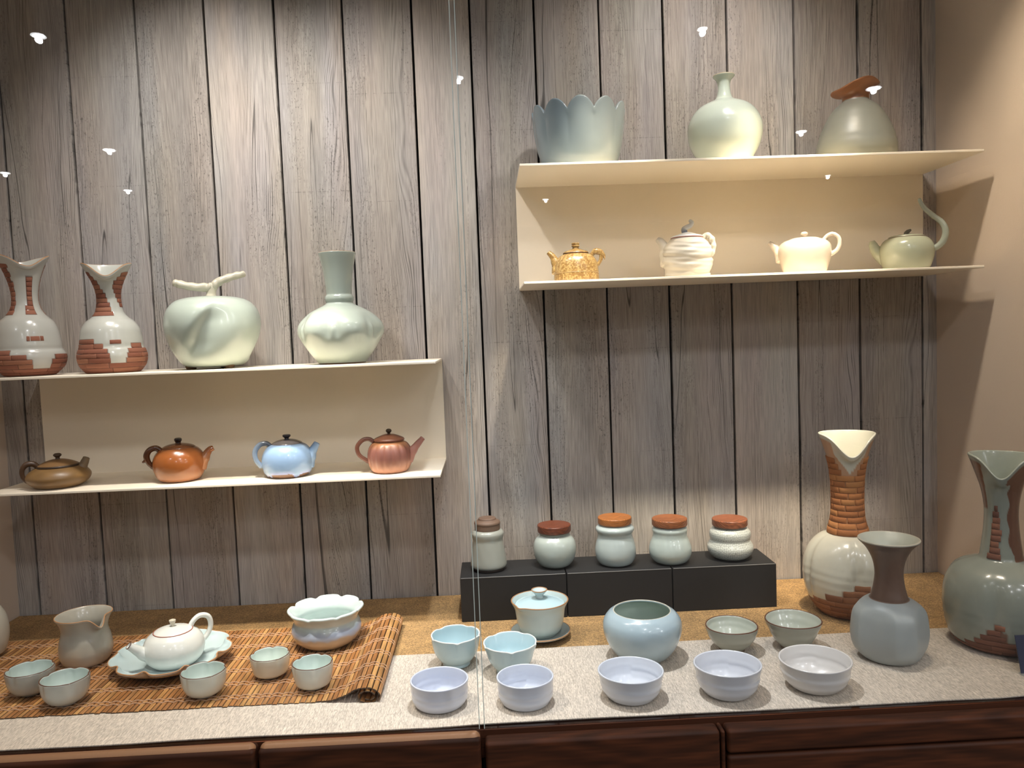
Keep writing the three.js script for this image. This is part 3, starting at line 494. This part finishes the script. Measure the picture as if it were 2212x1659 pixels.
// ------------------------------------------------------------------ tall vases on the cabinet
const vlip = ({ t0, kv, dip, th0 = 0, w = .6, fr = .85, bk = .8, bdip = 0, lean = 0 }) => (th, t) => {
  const k = smooth(t0, 1, t), d = wrap(th - th0), f = Math.cos(d), side = Math.sin(d) ** 2;
  return [mix(1, f > 0 ? mix(fr, 1, side) : mix(bk, 1, side), k), k * k * kv * (-dip * bell(d, w) - bdip * bell(wrap(d - Math.PI), .8)), 0, lean * k * Math.max(0, f)];
};
{ // brick-necked vase
  const s = .000884, kv = .00089, L = vlip({ t0: .78, kv, dip: 44, w: .62, fr: .95, bk: .75, th0: .2 });
  const gl = lin('#d5d3c3'), cl = lin('#b07a52'), low = lin('#8a5f45');
  const groove = (th, t) => 1 - .07 * notch(th, 5, rad(11), .10) * bell(t - .25, .18) + .006 * Math.sin(t * 150 + Math.sin(th * 2) * 1.5) * smooth(.13, .17, t) * smooth(.3, .25, t);
  const step = (d, v) => { const top = d < -55 ? 34 : d < -30 ? 44 : d < -6 ? 58 : d < 8 ? 71 : d < 28 ? 84 : d < 60 ? 58 : 36; return v < top; };
  const tongue = (th, v) => Math.abs(wrap(th - .15)) < .75 && v > 303 + 62 * Math.abs(wrap(th - .15)) ** 1.2;
  const t = thing('vase', 'tall cream vase with an orange brick-patterned neck and a dropped pouring lip', 'vase', [.666, .002, .205], facing([.666, .002, .205]));
  const p = pot({
    s, kv, wall: .004, nT: 128, n: 110, pts: [[0, 0], [50, 0], [60, 5], [75, 24], [87, 50], [92, 84], [89.5, 112], [82, 136], [70, 154], [54, 167], [40, 172, 1], [40.5, 175], [38.5, 184], [34, 200], [31.5, 232], [32.5, 284], [37, 320], [46, 352], [57, 383]],
    mod: (th, tt) => { const a = L(th, tt); return [a[0] * groove(th, tt), a[1], a[2], a[3]]; },
    col: (th, tt, sd, y) => { const v = tt * 383, d = wrap(th) / Math.PI * 180; if (sd > .3) return v > 250 ? gl : mixc(gl, cl, .3); if (v < 172) return step(d, v) ? low : vary(gl, .02)(th, tt); return tongue(th, v) || v > 376 ? vary(gl, .02)(th, tt) : mixc(cl, lin('#d9b99a'), .45); },
  });
  part(t, 'body', p.g, M.glaze);
  const rows = []; for (let k = 0; k < 13; k++) { const v0 = 173 + k * 12.6, a = v0 > 292 ? Math.min(44, 20 + (v0 - 292) * .75) : 0; rows.push([v0, v0 + 12.6, .031, a ? [[a + 8, 368 - a]] : [[-180, 180]]]); }
  brickwork(t, p, rows, M.brickOrange, .0018, .0013);
  brickwork(t, p, [[73, 84, .04, [[8, 27]]], [60, 72, .04, [[-6, 34]]], [46, 59, .034, [[-30, 62]]], [34, 45, .036, [[-55, 75]]], [22, 33, .036, [[-180, 180]]], [10, 21, .036, [[-180, 180]]], [1, 9, .036, [[-180, 180]]]], M.brickLow, .001, .0007);
}
{ // brown-necked vase
  const s = .000757, kv = .000768, g = lin('#9ca3a3'), n = lin('#644c3e');
  const sq = (th, k) => { const m = 4.2, q = th + .35, c = Math.abs(Math.cos(q)) ** m + Math.abs(Math.sin(q)) ** m; return mix(1, Math.min(1.12, c ** (-1 / m)) * .93, k); };
  const t = thing('vase', 'square-shouldered grey-blue vase with a matte brown trumpet neck', 'vase', [.634, .0050, .415], facing([.634, .0050, .415]));
  const p = pot({ s, kv, wall: .0032, nT: 112, n: 90, pts: [[0, 0], [48, 0], [57, 4], [69, 20], [75, 46], [74, 74], [70, 98], [62, 112], [48, 123], [37, 128, 1], [36.5, 131], [31.5, 152], [28.3, 182], [33, 210], [45, 234], [60.5, 251]],
    mod: (th, tt) => [sq(th, smooth(0, .1, tt) * smooth(.5, .4, tt)), 0], col: (th, tt, sd) => sd > .3 ? lin('#b3b6aa') : tt > .505 ? vary(n, .05, 6)(th, tt * 6) : vary(g, .035)(th, tt) });
  part(t, 'body', p.g, M.satin); part(t, 'rim', rimTube(p, .0015), std({ color: '#b7b2a2', roughness: .4 }));
}
{ // big grey vase
  const s = .000781, kv = .000788, L = vlip({ t0: .72, kv, dip: 44, w: .55, fr: .9, bk: .78 }), g = lin('#90968c'), c = lin('#6d4a38'), gi = lin('#a5ab9e');
  const t = thing('vase', 'big grey vase with deep notched lip and dark clay neck patches, by the beige wall', 'vase', [.842, .0050, .382], facing([.842, .0050, .382]));
  const clay = (d, v) => v > 184 && v < 396 && ((d > 22 + (v < 235 ? (235 - v) * .25 : 0) - (v > 320 ? (v - 320) * .14 : 0) - 4 * Math.sin(v * .12) && d < 150) || (d < -48 - (v > 330 ? (v - 330) * -.1 : 0) && d > -150 && v > 288));
  const lows = (d, v) => v < (d < -34 || d > 40 ? 14 : d < -27 || d > 15 ? 24 : d < -20 || d > 5 ? 35 : d < -13 ? 47 : d < -6 || d > 0 ? 59 : 70);
  const p = pot({ s, kv, wall: .004, nT: 144, n: 110, pts: [[0, 0], [74, 0], [88, 5], [100, 20], [108.5, 50], [112, 98], [106.5, 133], [96, 155], [80, 169], [58, 178], [43, 185], [39, 202], [33, 250], [32, 290], [38, 330], [50, 368], [62, 402]],
    mod: (th, tt) => { const a = L(th, tt); return [a[0] * (1 - .055 * notch(th, 4, rad(-5), .13) * bell(tt - .24, .22) + .006 * Math.sin(tt * 130 + Math.sin(th * 2)) * smooth(.1, .14, tt) * smooth(.26, .2, tt)), a[1], a[2], a[3]]; },
    col: (th, tt, sd) => { const d = wrap(th) / Math.PI * 180, v = tt * 402; return sd > .3 ? gi : v < 75 && lows(d, v) ? c : clay(d, v) ? vary(c, .06, 6)(th, tt * 5) : vary(g, .04)(th, tt); } });
  part(t, 'body', p.g, M.glaze);
  const rows = []; for (let k = 0; k < 9; k++) { const v0 = 187 + k * 12.6, w = [19, 15, 13, 16, 17, 14, 13, 11, 6][k], c0 = [-19, -17, -19, -16, -14, -17, -15, -17, -16][k]; rows.push([v0, v0 + 12.6, .05, [[c0 - w, c0 + w]]]); }
  brickwork(t, p, rows, M.brickDark, .0015, .0008);
  brickwork(t, p, [[60, 71, .05, [[-6, 4]]], [48, 59, .05, [[-13, 0]]], [36, 47, .05, [[-20, 5]]], [25, 35, .04, [[-27, 15]]], [13, 24, .04, [[-40, 44]]], [1, 12, .04, [[-180, 180]]]], M.brickDark, .001, .0007);
}
{ // sign stand cut by the picture's edge
  const t = thing('sign_stand', 'clear acrylic sign stand holding a dark navy card, at the far end of the runner', 'sign', [.842, .0045, .503], -.06);
  const c = part(t, 'card', rbox(.098, .056, .0012, 0, .029, 0, .0004), std({ color: '#141c3c', roughness: .5 })); c.rotation.x = -.3;
  const a = part(t, 'holder', rbox(.101, .059, .0016, 0, .0295, .0016, .0005), phys({ color: '#ffffff', transmission: 1, thickness: 0, roughness: .02, ior: 1.49 })); a.rotation.x = -.3;
  part(t, 'base', rbox(.101, .0018, .032, 0, .001, .012, .0006), phys({ color: '#eef2f4', transmission: .85, thickness: 0, roughness: .08, ior: 1.49 }));
}

// ------------------------------------------------------------------ upper shelf over the mat: four vases
const clayVase = (label, pos, { lip, pts, H, neck, low, dot, side, glazeHex, scale }) => {
  const s = .000889, kv = .000882, gl = lin(glazeHex), cl = lin('#5e3828');
  const t = thing('vase', label, 'vase', pos, facing(pos));
  const L = vlip({ kv, ...lip });
  const inRows = (rows, d, v) => rows.some(([a, b, , rr]) => v >= a && v < b && rr.some(([x, y]) => d >= x && d <= y));
  const p = pot({ s, kv, wall: .0035, nT: 128, n: 110, pts, mod: (th, tt) => { const a = L(th, tt); return [a[0] * (1 + .004 * Math.sin(th * 5 + tt * 9)), a[1], a[2], a[3]]; },
    col: (th, tt, sd) => { const d = wrap(th) / Math.PI * 180, v = tt * H; return sd > .3 ? gl : inRows(low, d, v) || inRows(neck, d, v) ? cl : vary(gl, .03)(th, tt); } });
  part(t, 'body', p.g, M.glaze);
  brickwork(t, p, [...low, ...neck, ...dot], M.brickRed, .0006, .0010);
  part(t, 'rim', rimTube(p, .0013), M.rimTan);
  return t;
};
clayVase('white clay-brick vase at the shelf end over the olive teapot, cut by the picture edge', [-.878, .509, .12], {
  H: 258, glazeHex: '#bfbeb5', lip: { t0: .8, dip: 27, th0: .2, w: .75, fr: .85, bk: .8, bdip: 12 },
  pts: [[0, 0], [43, 0], [52, 6], [66, 21], [70.5, 38], [68.5, 50], [64.5, 57], [64, 66], [62, 82], [58.5, 100], [50, 118], [37, 131], [28, 146], [24.5, 168], [29, 202], [40, 235], [51, 258]],
  low: [[46, 56, .048, [[-110, -30], [150, 210]]], [35.5, 46, .048, [[-120, -4], [42, 180]]], [25.5, 35.5, .048, [[-130, 4], [36, 180]]], [16, 25.5, .048, [[-140, 5], [34, 180]]], [8, 16, .048, [[-180, 180]]], [1, 8, .048, [[-180, 180]]]],
  neck: [...[0, 1, 2, 3, 4, 5, 6, 7, 8, 9, 10].map((k) => [131 + k * 10, 141 + k * 10, .06, [[-112, -40 - (k % 2) * 5 - (k > 6 ? 4 : 0)], ...(k < 8 ? [[k < 2 ? -2 : 8, 31]] : []), [84, 130]]])],
  dot: [[74, 85, .015, [[-3, 27]]]],
});
clayVase('white vase with red clay bricks beside the apple-shaped jar, mouth cut in a wide V', [-.721, .509, .12], {
  H: 234, glazeHex: '#c2c3ba', lip: { t0: .76, dip: 30, th0: -.08, w: .7, fr: .9, bk: .8 },
  pts: [[0, 0], [50, 0], [56, 5], [65, 18], [68.5, 36], [66, 48], [62.5, 56], [62, 66], [60.5, 78], [57, 95], [47, 111], [36, 120], [28, 131], [24, 150], [24, 172], [30, 195], [39, 215], [49, 234]],
  low: [[63, 73, .03, [[-78, -32], [130, 250]]], [52.5, 63, .05, [[-95, -15], [35, 63], [110, 180]]], [42.5, 52.5, .05, [[-110, -8], [27, 180]]], [32.5, 42.5, .05, [[-180, -4], [24, 180]]], [22, 32.5, .05, [[-180, -3], [22, 180]]], [11.5, 22, .05, [[-180, 180]]], [1, 11.5, .05, [[-180, 180]]]],
  neck: [...[0, 1, 2, 3, 4, 5, 6, 7, 8, 9].map((k) => [122 + k * 9.6, 131.6 + k * 9.6, .05, [[-112, [14, 8, 3, -6, -14, -24, -34, -42, -52, -60][k]], ...(k > 1 ? [[[0, 0, 52, 42, 32, 24, 18, 22, 32, 44][k], 112]] : [])]])],
  dot: [[61.5, 71, .04, [[-4, 17]]]],
});
{ // squat jar with a twig on top
  const s = .0009, kv = .000896, g = lin('#aeb9af');
  const t = thing('twig_jar', 'squat pale green closed vase with twisted folds and a twig handle on top', 'vase', [-.531, .509, .11], facing([-.531, .509, .11]));
  const w = (th, tt) => { let q = 0; for (let k = 0; k < 3; k++) { const c = rad(16 - 52 * Math.max(0, 1 - tt) ** .9 * 1.2) + k * 2.094, d = wrap(th - c); q += (d < 0 ? bell(d, .15) : bell(d, .48)); } return 1.03 - .17 * q * smooth(.08, .38, tt) * smooth(1.0, .62, tt); };
  part(t, 'body', pot({ s, kv, nT: 144, n: 90, pts: [[0, 5], [48, 5], [58, 8], [67, 16], [80, 38], [91, 66], [96, 97], [91, 124], [76, 143], [58, 151], [30, 155], [0, 155]], col: vary(g, .025), mod: (th, tt) => [w(th, tt), 0] }).g, M.glaze);
  const P = px(s, kv), bark = (a, u) => 1 + .11 * Math.sin(a * 2 + u * 20) * Math.sin(u * 30) + .05 * Math.sin(u * 60 + a), tc = flat('#cfc9b4')();
  const twig = part(t, 'twig', taper(P([[-71, 186, 0, 8], [-62, 183, 0, 8.5], [-38, 177, 0, 8.2], [-12, 175, 0, 9], [4, 176, 0, 10], [16, 186, 0, 9.5], [34, 194, 0, 8.5], [54, 200, 0, 7.5], [69, 203, 0, 6.5]]), { col: tc, n: 70, bump: bark }), M.glaze);
  part(twig, 'stem', taper(P([[0, 153, 0, 12], [1, 162, 0, 9.5], [2, 176, 0, 9.5]]), { col: tc, n: 16 }), M.glaze);
  for (const a of [.6, 2.7, 4.8]) part(t, 'foot', pot({ s, kv, pts: [[0, 0], [8, 0], [10, 2], [12, 7], [0, 8]], nT: 24, n: 14, col: flat('#6a5138') }).g.translate(48 * s * Math.sin(a), 0, 48 * s * Math.cos(a)), M.clay);
}
{ // flaring-necked bottle vase
  const s = .000904, kv = .000897, g = lin('#aeb9af');
  const t = thing('vase', 'pale green vase with a flaring ringed neck and lobed shoulders, at the shelf corner', 'vase', [-.285, .509, .11], facing([-.285, .509, .11]));
  const p = pot({ s, kv, wall: .0035, nT: 144, n: 100, pts: [[0, 0], [48, 0], [51, 3, 1], [53, 6], [68, 26], [84, 53], [88, 72], [84, 88], [65, 110], [45, 121], [33, 127], [28.5, 131], [29.5, 135], [30.5, 140], [29.5, 145], [27.3, 149], [27.2, 154], [28.8, 175], [32.5, 205], [39.5, 237]],
    mod: (th, tt) => { const c = rad(-12), q = notch(th, 6, c, .24), z = smooth(.2, .29, tt) * smooth(.5, .36, tt), pt = notch(th, 6, c, .07); return [1 + z * (.05 - .12 * q + .07 * pt * smooth(.42, .3, tt)), 0]; },
    col: (th, tt) => tt < .012 ? lin('#6a4632') : vary(g, .025)(th, tt) });
  part(t, 'body', p.g, M.glaze); part(t, 'rim', rimTube(p, .0011), M.rimTan);
}

// ------------------------------------------------------------------ lower ledge over the mat: four dark teapots
{
  const up = lin('#4d3420'), dn = lin('#8a6a42'), k1 = lin('#5a4428');
  teapot('flat olive-brown teapot with a dark lid band, in the dim end of the shelf', [-.825, .298, .146], 0, {
    s: .000881, kv: .000889, mat: M.satin, body: [[0, 0], [37, 0], [47, 3], [59, 13], [62.5, 23], [57, 33], [46, 41], [40, 43]], bodyCol: (th, t) => mixc(dn, mixc(k1, lin('#a07a48'), .5), smooth(.3, .8, t)).map((v) => v * (.85 + .3 * vn(th * 3 + 9, t * 5))),
    lid: [[0, 40], [38, 40], [41, 42], [41, 46], [38, 48], [28, 53], [12, 58], [0, 59]], lidCol: (th, t) => t < .8 ? lin('#3a2a1c') : lin('#80603c'), knob: [[0, 57], [4.5, 58], [4, 62], [8, 66], [7.5, 69], [4, 71], [0, 71]], knobCol: flat('#4a3520'),
    spout: [[34, 20, 10, 15], [43, 34, 12, 11], [49, 46, 13, 8.5], [54, 57, 14, 7]], spoutCol: lin('#7a6448'), handle: [[-36, 44, 0, 5.5], [-44, 52, 0, 6], [-57, 53, 0, 6], [-66, 42, 0, 5], [-65, 26, 0, 4.5], [-57, 16, 0, 5]], handleCol: up,
  });
  const or = lin('#9c5a2c'), lo = lin('#b27a54');
  teapot('glossy orange-brown egg-shaped teapot with a black button knob', [-.601, .298, .137], 0, {
    s: .00089, kv: .000897, body: [[0, 0], [33, 0], [42, 4], [51, 20], [54, 38], [50, 54], [40, 67], [33, 71]], bodyCol: (th, t) => mixc(lo, or, smooth(.25, .45, t + .1 * Math.sin(th * 2))).map((v) => v * mix(1, .62, smooth(.8, 1, t))),
    lid: [[0, 69], [33, 69], [34, 71], [30, 74], [20, 77.5], [8, 79.5], [0, 80]], lidCol: flat('#6a3e22'), knob: [[0, 78], [6, 78.5], [5.5, 82], [7.5, 85], [7.5, 89], [5, 91], [0, 91]], knobCol: flat('#2a1a12'),
    spout: [[38, 30, 12, 18], [49, 44, 13, 12], [57, 56, 13, 8], [62, 62, 13, 6.6], [69, 64.5, 13, 6]], spoutCol: (u) => mixc(lo, or, smooth(.2, .7, u)), handle: [[-34, 65, 0, 6.5], [-44, 73, 0, 6], [-56, 70, 0, 6.2], [-63, 59, 0, 6.5], [-60, 44, 0, 5.5], [-51, 32, 0, 5]], handleCol: lin('#5c361f'),
    extra: (t, b) => part(t, 'tail', taper(px(b.s, b.kv)([[-60, 52, 0, 5], [-66, 48, 0, 4.2], [-71, 45.5, 0, 2.2]]), { col: lin('#5c361f'), n: 14 }), M.glaze, 'small curled spur on the handle'),
  });
  const bl = lin('#8facce'), dk = lin('#4c4a4e'), dr = lin('#7a5a44');
  teapot('light blue glazed teapot with dark lid and glaze drips round a brown foot', [-.394, .298, .139], 0, {
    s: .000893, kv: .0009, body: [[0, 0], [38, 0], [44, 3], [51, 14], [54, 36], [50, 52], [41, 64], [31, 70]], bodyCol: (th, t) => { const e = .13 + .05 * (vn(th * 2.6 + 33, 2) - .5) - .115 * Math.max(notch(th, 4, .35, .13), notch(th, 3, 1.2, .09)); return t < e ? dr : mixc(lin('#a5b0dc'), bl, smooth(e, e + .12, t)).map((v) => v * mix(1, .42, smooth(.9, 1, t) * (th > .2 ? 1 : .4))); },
    lid: [[0, 67], [31, 67], [32, 70], [28, 73], [18, 77], [8, 79], [0, 79.5]], lidCol: flat('#5a5658'), knob: [[0, 78], [5, 78.5], [4.5, 81], [8.5, 85], [8, 88], [5, 89], [0, 89]], knobCol: flat('#37343a'),
    spout: [[38, 24, 8, 18], [46, 38, 10, 13], [53, 52, 11, 9], [62, 67, 12, 6.8]], spoutCol: bl, handle: [[-33, 64, 0, 5.5], [-42, 72, 0, 5.5], [-55, 71, 0, 5.5], [-66, 57, 0, 5.5], [-65, 39, 0, 5.2], [-55, 24, 0, 5.5]], handleCol: (u) => mixc(lin('#4f5560'), lin('#93a6bd'), smooth(.2, .7, u)),
    mod: (th, t) => [1 + .012 * bell(t - .16, .06) * Math.sin(th * 7), 0],
  });
  const pk = lin('#a06a58'), pk2 = lin('#8a5a4e');
  teapot('pinkish copper ribbed teapot with a round dark knob', [-.198, .298, .141], 0, {
    s: .000895, kv: .000902, mat: M.satin, body: [[0, 0], [32, 0], [38, 3], [45.5, 16], [48, 35], [45.5, 50], [38, 61], [31, 65], [30, 69]], bodyCol: (th, t) => mixc(mixc(lin('#b98468'), pk2, smooth(.1, .5, t)), lin('#a5714a'), smooth(.7, .95, t)),
    mod: (th, t) => [1 - .055 * notch(th, 15, .1, .065) * smooth(.02, .25, t) * smooth(.97, .8, t), 0],
    lid: [[0, 66], [31, 66], [33, 68], [32, 71], [22, 76], [10, 80], [0, 81]], lidCol: flat('#7a4c38'), knob: [[0, 79], [3, 80], [3.2, 83], [6, 86], [6, 89], [3.5, 91.5], [0, 92]], knobCol: flat('#4a3826'),
    spout: [[36, 27, 6, 15], [48, 42, 8, 10], [58, 54, 8, 7.5], [72, 69, 8, 5.5]], spoutCol: lin('#a87468'), handle: [[-33, 66, 0, 4.6], [-42, 72, 0, 4.6], [-55, 71, 0, 4.6], [-68, 57, 0, 4.6], [-65, 40, 0, 4.4], [-46, 24, 0, 4.6]], handleCol: lin('#74493a'),
  });
}

// ------------------------------------------------------------------ high shelf: three vessels on top, four teapots inside
{
  const s = .000899, kv = .000882, g = lin('#8798a1'), g2 = lin('#a0aaa6');
  const pet = (th) => Math.abs(Math.cos((th - rad(3)) * 5.5));
  const [t, p] = simple('lotus_bowl', 'grey-blue deep bowl with a rim cut into rounded petals, on the high shelf', 'bowl', [.192, .861, .11], {
    s, kv, wall: .0055, floor: .012, nT: 220, n: 60, pts: [[0, 0], [58, 0], [68, 4], [80, 18], [89, 45], [95, 80], [100, 128]],
    mod: (th, tt) => { const k = smooth(.1, .8, tt), e = pet(th); return [1 + k * (.035 * e - .02), .022 * smooth(.72, 1, tt) * (Math.pow(e, .7) - .72)]; }, col: (th, tt) => vary(mixc(g, g2, smooth(-.4, .9, Math.sin(th))), .03)(th, tt),
  });
}
simple('vase', 'round pale green bottle vase with a slim neck and flat lip, on the high shelf', 'vase', [.477, .861, .11], {
  s: .000904, kv: .000885, wall: .003, nT: 96, n: 90, pts: [[0, 0], [42, 0], [50, 4], [58, 20], [68, 38], [75.5, 57], [78.5, 80], [77, 95], [66, 118], [52, 132], [32, 142], [20, 148], [15.5, 156], [13, 170], [13, 180], [15.5, 189], [22.5, 197]], col: vary(lin('#d3ddcd'), .02),
}, { rim: std({ color: '#c8b896', roughness: .4 }), rimR: .0012 });
{
  const s = .000915, kv = .000896, g = lin('#84857b'), c = lin('#8a5a38');
  const t = thing('vase', 'dull grey-green cone-shaped vase with wavy brown clay collar, on the high shelf', 'vase', [.741, .861, .10], facing([.741, .861, .10]));
  const p = pot({ s, kv, wall: .0035, nT: 120, n: 80, pts: [[0, 0], [62, 0], [74, 5], [80, 18], [81.5, 30], [79.5, 44], [74, 66], [61, 96], [48, 118], [33, 132], [28, 136, 1], [27, 140], [27, 149], [33, 158], [47, 165]],
    mod: (th, tt) => { const k = smooth(.88, 1, tt); return [1 + k * .07 * Math.sin(th * 3 + 1.2) + .0018 * Math.sin(tt * 60), k * .0085 * (Math.sin(th + .15) * .9 + .3 * Math.sin(th * 3))]; }, col: (th, tt) => tt > .842 ? vary(c, .08, 6)(th, tt * 5) : vary(mixc(g, lin('#8f8e7e'), smooth(.3, .1, tt)), .04)(th, tt) });
  part(t, 'body', p.g, M.satin);
}
teapot('small mottled tan teapot with a leaf handle, in the warm lit shelf', [.176, .648, .128], .05, {
  s: .000907, kv: .0009, mat: M.mottle, body: [[0, 0], [45, 0], [47.5, 4], [47.5, 18], [46, 36], [42, 48], [36, 56], [26, 61]], bodyCol: flat('#c9a060'),
  lid: [[0, 59], [25, 59], [27, 62], [26, 65], [16, 69], [8, 72], [0, 73]], knob: [[0, 71], [7, 72], [6.5, 75], [8.5, 77], [8.5, 79, 1], [7.5, 80], [8.5, 82], [8, 84.5], [0, 85]], ring: [26.5, 62, .001, std({ color: '#4a2f1c', roughness: .5 })],
  spout: [[-36, 26, 0, 17], [-43, 44, 0, 10], [-49, 57, 0, 7], [-58, 67, 0, 5]], handle: [[32, 57, 0, 4.5], [42, 65, 0, 5.5], [54, 61, 0, 4.5], [53, 48, 0, 3.6], [46, 36, 0, 4]], hBump: (a, u) => 1 + .4 * Math.abs(Math.sin(a)) * bell(u - .45, .25),
  extra: (t, b) => { part(t, 'band', new THREE.TorusGeometry(47.3 * b.s, .0009, 6, 72).rotateX(Math.PI / 2).translate(0, 20 * b.kv, 0), M.mottle); part(t, 'leaf', taper(px(b.s, b.kv)([[52, 60, 0, 1], [56, 60, 0, 5.5], [60, 55, 0, 4], [61, 47, 0, 1]]), { col: lin('#c9a060'), n: 20, bump: (a) => .4 + .9 * Math.abs(Math.cos(a)) }), M.mottle); },
});
teapot('white teapot with wrinkled cloth-like folds and a curling knob, in the warm lit shelf', [.393, .648, .128], 0, {
  s: .000911, kv: .000903, mat: M.satin, body: [[0, 0], [40, 0], [44, 3], [49, 18], [52.5, 40], [51.5, 60], [45, 74], [33, 85]], bodyCol: vary(lin('#cac5b9'), .015),
  mod: (th, t) => { const f = (k, o, a) => Math.sin(t * k + Math.sin(th * 1.3 + o) * a + o); return [1 + smooth(0, .1, t) * smooth(1, .85, t) * (.022 * f(19, 1, 2.2) + .014 * f(34, 2.5, 3.1) + .012 * f(55, .6, 4)), 0]; },
  lid: [[0, 84], [32, 84], [34, 87.5], [33, 89.5], [20, 94], [8, 98], [0, 99]], lidCol: flat('#d5dae0'), ring: [33.5, 86.6, .0009, M.rimRed], knobTube: [[-4, 97, 0, 6], [-5, 105, 0, 6.5], [0, 109, 0, 5.5], [7, 112, 0, 5], [11, 118, 0, 4.6], [7, 123, 0, 3.6]], knobCol: (u) => mixc(lin('#7d8594'), lin('#dcd8cc'), smooth(.05, .35, u)),
  spout: [[-38, 34, 0, 20], [-44, 52, 0, 15], [-46, 66, 0, 11], [-53, 80, 0, 8.5], [-62, 88, 0, 6]], handle: [[30, 82, 0, 5], [40, 90, 0, 6], [49, 84, 0, 6.5], [54, 72, 0, 5.5], [54, 58, 0, 4.5], [49, 46, 0, 5]], hBump: (a, u) => 1 + .12 * Math.sin(u * 30),
});
teapot('smooth ivory white teapot with round loop handle, in the warm lit shelf', [.623, .648, .128], 0, {
  s: .000915, kv: .000907, body: [[0, 0], [39, 0], [43, 4], [48.5, 20], [53, 38], [54, 52], [51, 63], [42, 71], [30, 75]], bodyCol: vary(lin('#bdb2a4'), .012), lid: [[0, 72], [30, 72], [31, 75], [22, 77.5], [8, 79], [0, 79.5]], knob: [[0, 78], [3.5, 79], [4, 82], [7.2, 85], [7, 88], [4, 90.5], [0, 91]],
  spout: [[-44, 34, 0, 15], [-50, 48, 0, 11.5], [-58, 60, 0, 8], [-71, 73, 0, 4.6]], handle: [[38, 70, 0, 4.4], [46, 79, 0, 4.2], [56, 82, 0, 4.2], [67, 74, 0, 4.2], [69, 60, 0, 4.2], [64, 48, 0, 4.2], [51, 39, 0, 4.6]],
});
teapot('grey-green teapot with a tall swan-neck handle curling up, in the warm lit shelf', [.825, .648, .128], 0, {
  s: .000918, kv: .00091, body: [[0, 0], [39, 0], [44, 4], [51, 22], [53.5, 42], [50, 57], [42, 67], [34, 71]], bodyCol: vary(lin('#aeb39c'), .02), lid: [[0, 69], [33.5, 69], [35, 71], [34, 73], [20, 76], [8, 78], [0, 78]], ring: [34.8, 70.6, .0009, M.rimBrown],
  knobTube: [[-1, 76, 0, 4], [-1, 80, 0, 3.6], [3, 83, 0, 4.2], [8, 86, 0, 2.6]], knobCol: lin('#6e675a'),
  spout: [[-40, 26, 0, 15], [-52, 38, 0, 13], [-60, 50, 0, 11], [-64, 60, 0, 9], [-66, 68, 0, 6]], handle: [[45, 42, 0, 6.5], [57, 46, 0, 6.5], [68, 57, 0, 6.8], [73, 76, 0, 6.5], [67, 95, 0, 6], [48, 114, 0, 5.2], [34, 130, 0, 4.6], [27, 143, 0, 4], [25, 149, 0, 3.6]], handleCol: lin('#9aa092'),
});

// ------------------------------------------------------------------ track spotlights over the display, downlights in the passage
const glow = (c, k) => std({ color: '#000000', emissive: new THREE.Color().setRGB(...c), emissiveIntensity: k });
{
  const tr = thing('light_track', 'black lighting track under the niche ceiling that carries the spotlights', 'light track', [0, TOP - .01, .45]);
  part(tr, 'rail', box(1.9, .018, .13, -.02, 0, .01), M.metal);
  TRACK.forEach((q, i) => {
    const o = thing('spotlight', `small black track spotlight, number ${['one', 'two', 'three', 'four', 'five', 'six', 'seven', 'eight', 'nine'][i]} along the rail from the mat side`, 'spotlight', [q.x, TRACK_Y, q.z], 0, 'track spotlights');
    const dir = new THREE.Vector3(...q.aim).sub(new THREE.Vector3(q.x, TRACK_Y, q.z)).normalize();
    const head = part(o, 'housing', new THREE.CylinderGeometry(.028, .024, .07, 28, 1, true), M.metal), quat = new THREE.Quaternion().setFromUnitVectors(new THREE.Vector3(0, -1, 0), dir);
    head.quaternion.copy(quat); head.position.copy(dir).multiplyScalar(-.038);
    const lens = part(o, 'lens', new THREE.CylinderGeometry(.021, .021, .003, 28), glow(q.col, 6)); lens.quaternion.copy(quat); lens.position.copy(dir).multiplyScalar(-.008);
    part(o, 'bracket', box(.008, .052, .012, 0, .036, 0), M.metal);
    const l = new THREE.SpotLight(new THREE.Color().setRGB(...q.col), q.cd, 0, rad(q.cone), q.soft, 2); l.position.set(q.x, TRACK_Y, q.z).addScaledVector(dir, .006); l.target.position.set(...q.aim); l.castShadow = true; l.shadow.radius = 1.3;
    scene.add(l, l.target);
  });
  const roundLamp = (o, x, y, z, r, cd, soft, drop, k) => {
    part(o, 'trim', new THREE.TorusGeometry(r + .006, .003 + r * .04, 8, 40).rotateX(Math.PI / 2).translate(0, -.001, 0), M.passage);
    part(o, 'lens', new THREE.SphereGeometry(r * .92, 32, 14).scale(1, .25, 1).translate(0, -.005, 0), glow(COOL, k));
    const l = new THREE.SpotLight(new THREE.Color().setRGB(.97, .98, 1), cd, 0, rad(84), .5, 2); l.position.set(x, y - drop, z); l.target.position.set(x, 0, z); l.castShadow = true; l.shadow.radius = soft; scene.add(l, l.target);
  };
  for (const [x, z, r, share] of PASSAGE_LIGHTS) roundLamp(thing('downlight', 'small round recessed downlight in the passage ceiling, mirrored as a white spot in the glass', 'downlight', [x, 1.9, z], 0, 'mirrored passage downlights'), x, 1.9, z, r, PASSAGE_CD * share, .6, .022, 14);
  for (const [x, z, r, share] of FILL_LAMPS) roundLamp(thing('fill_lamp', 'unseen diffuse fill lamp added on the passage ceiling before the window', 'fill lamp', [x, 1.9, z], 0, 'added fill lamps'), x, 1.9, z, r, PASSAGE_CD * share, 3.5, .10, 5);
}
scene.traverse((o) => { if (o.isMesh) { o.castShadow = true; o.receiveShadow = true; } });
renderer.render(scene, camera);
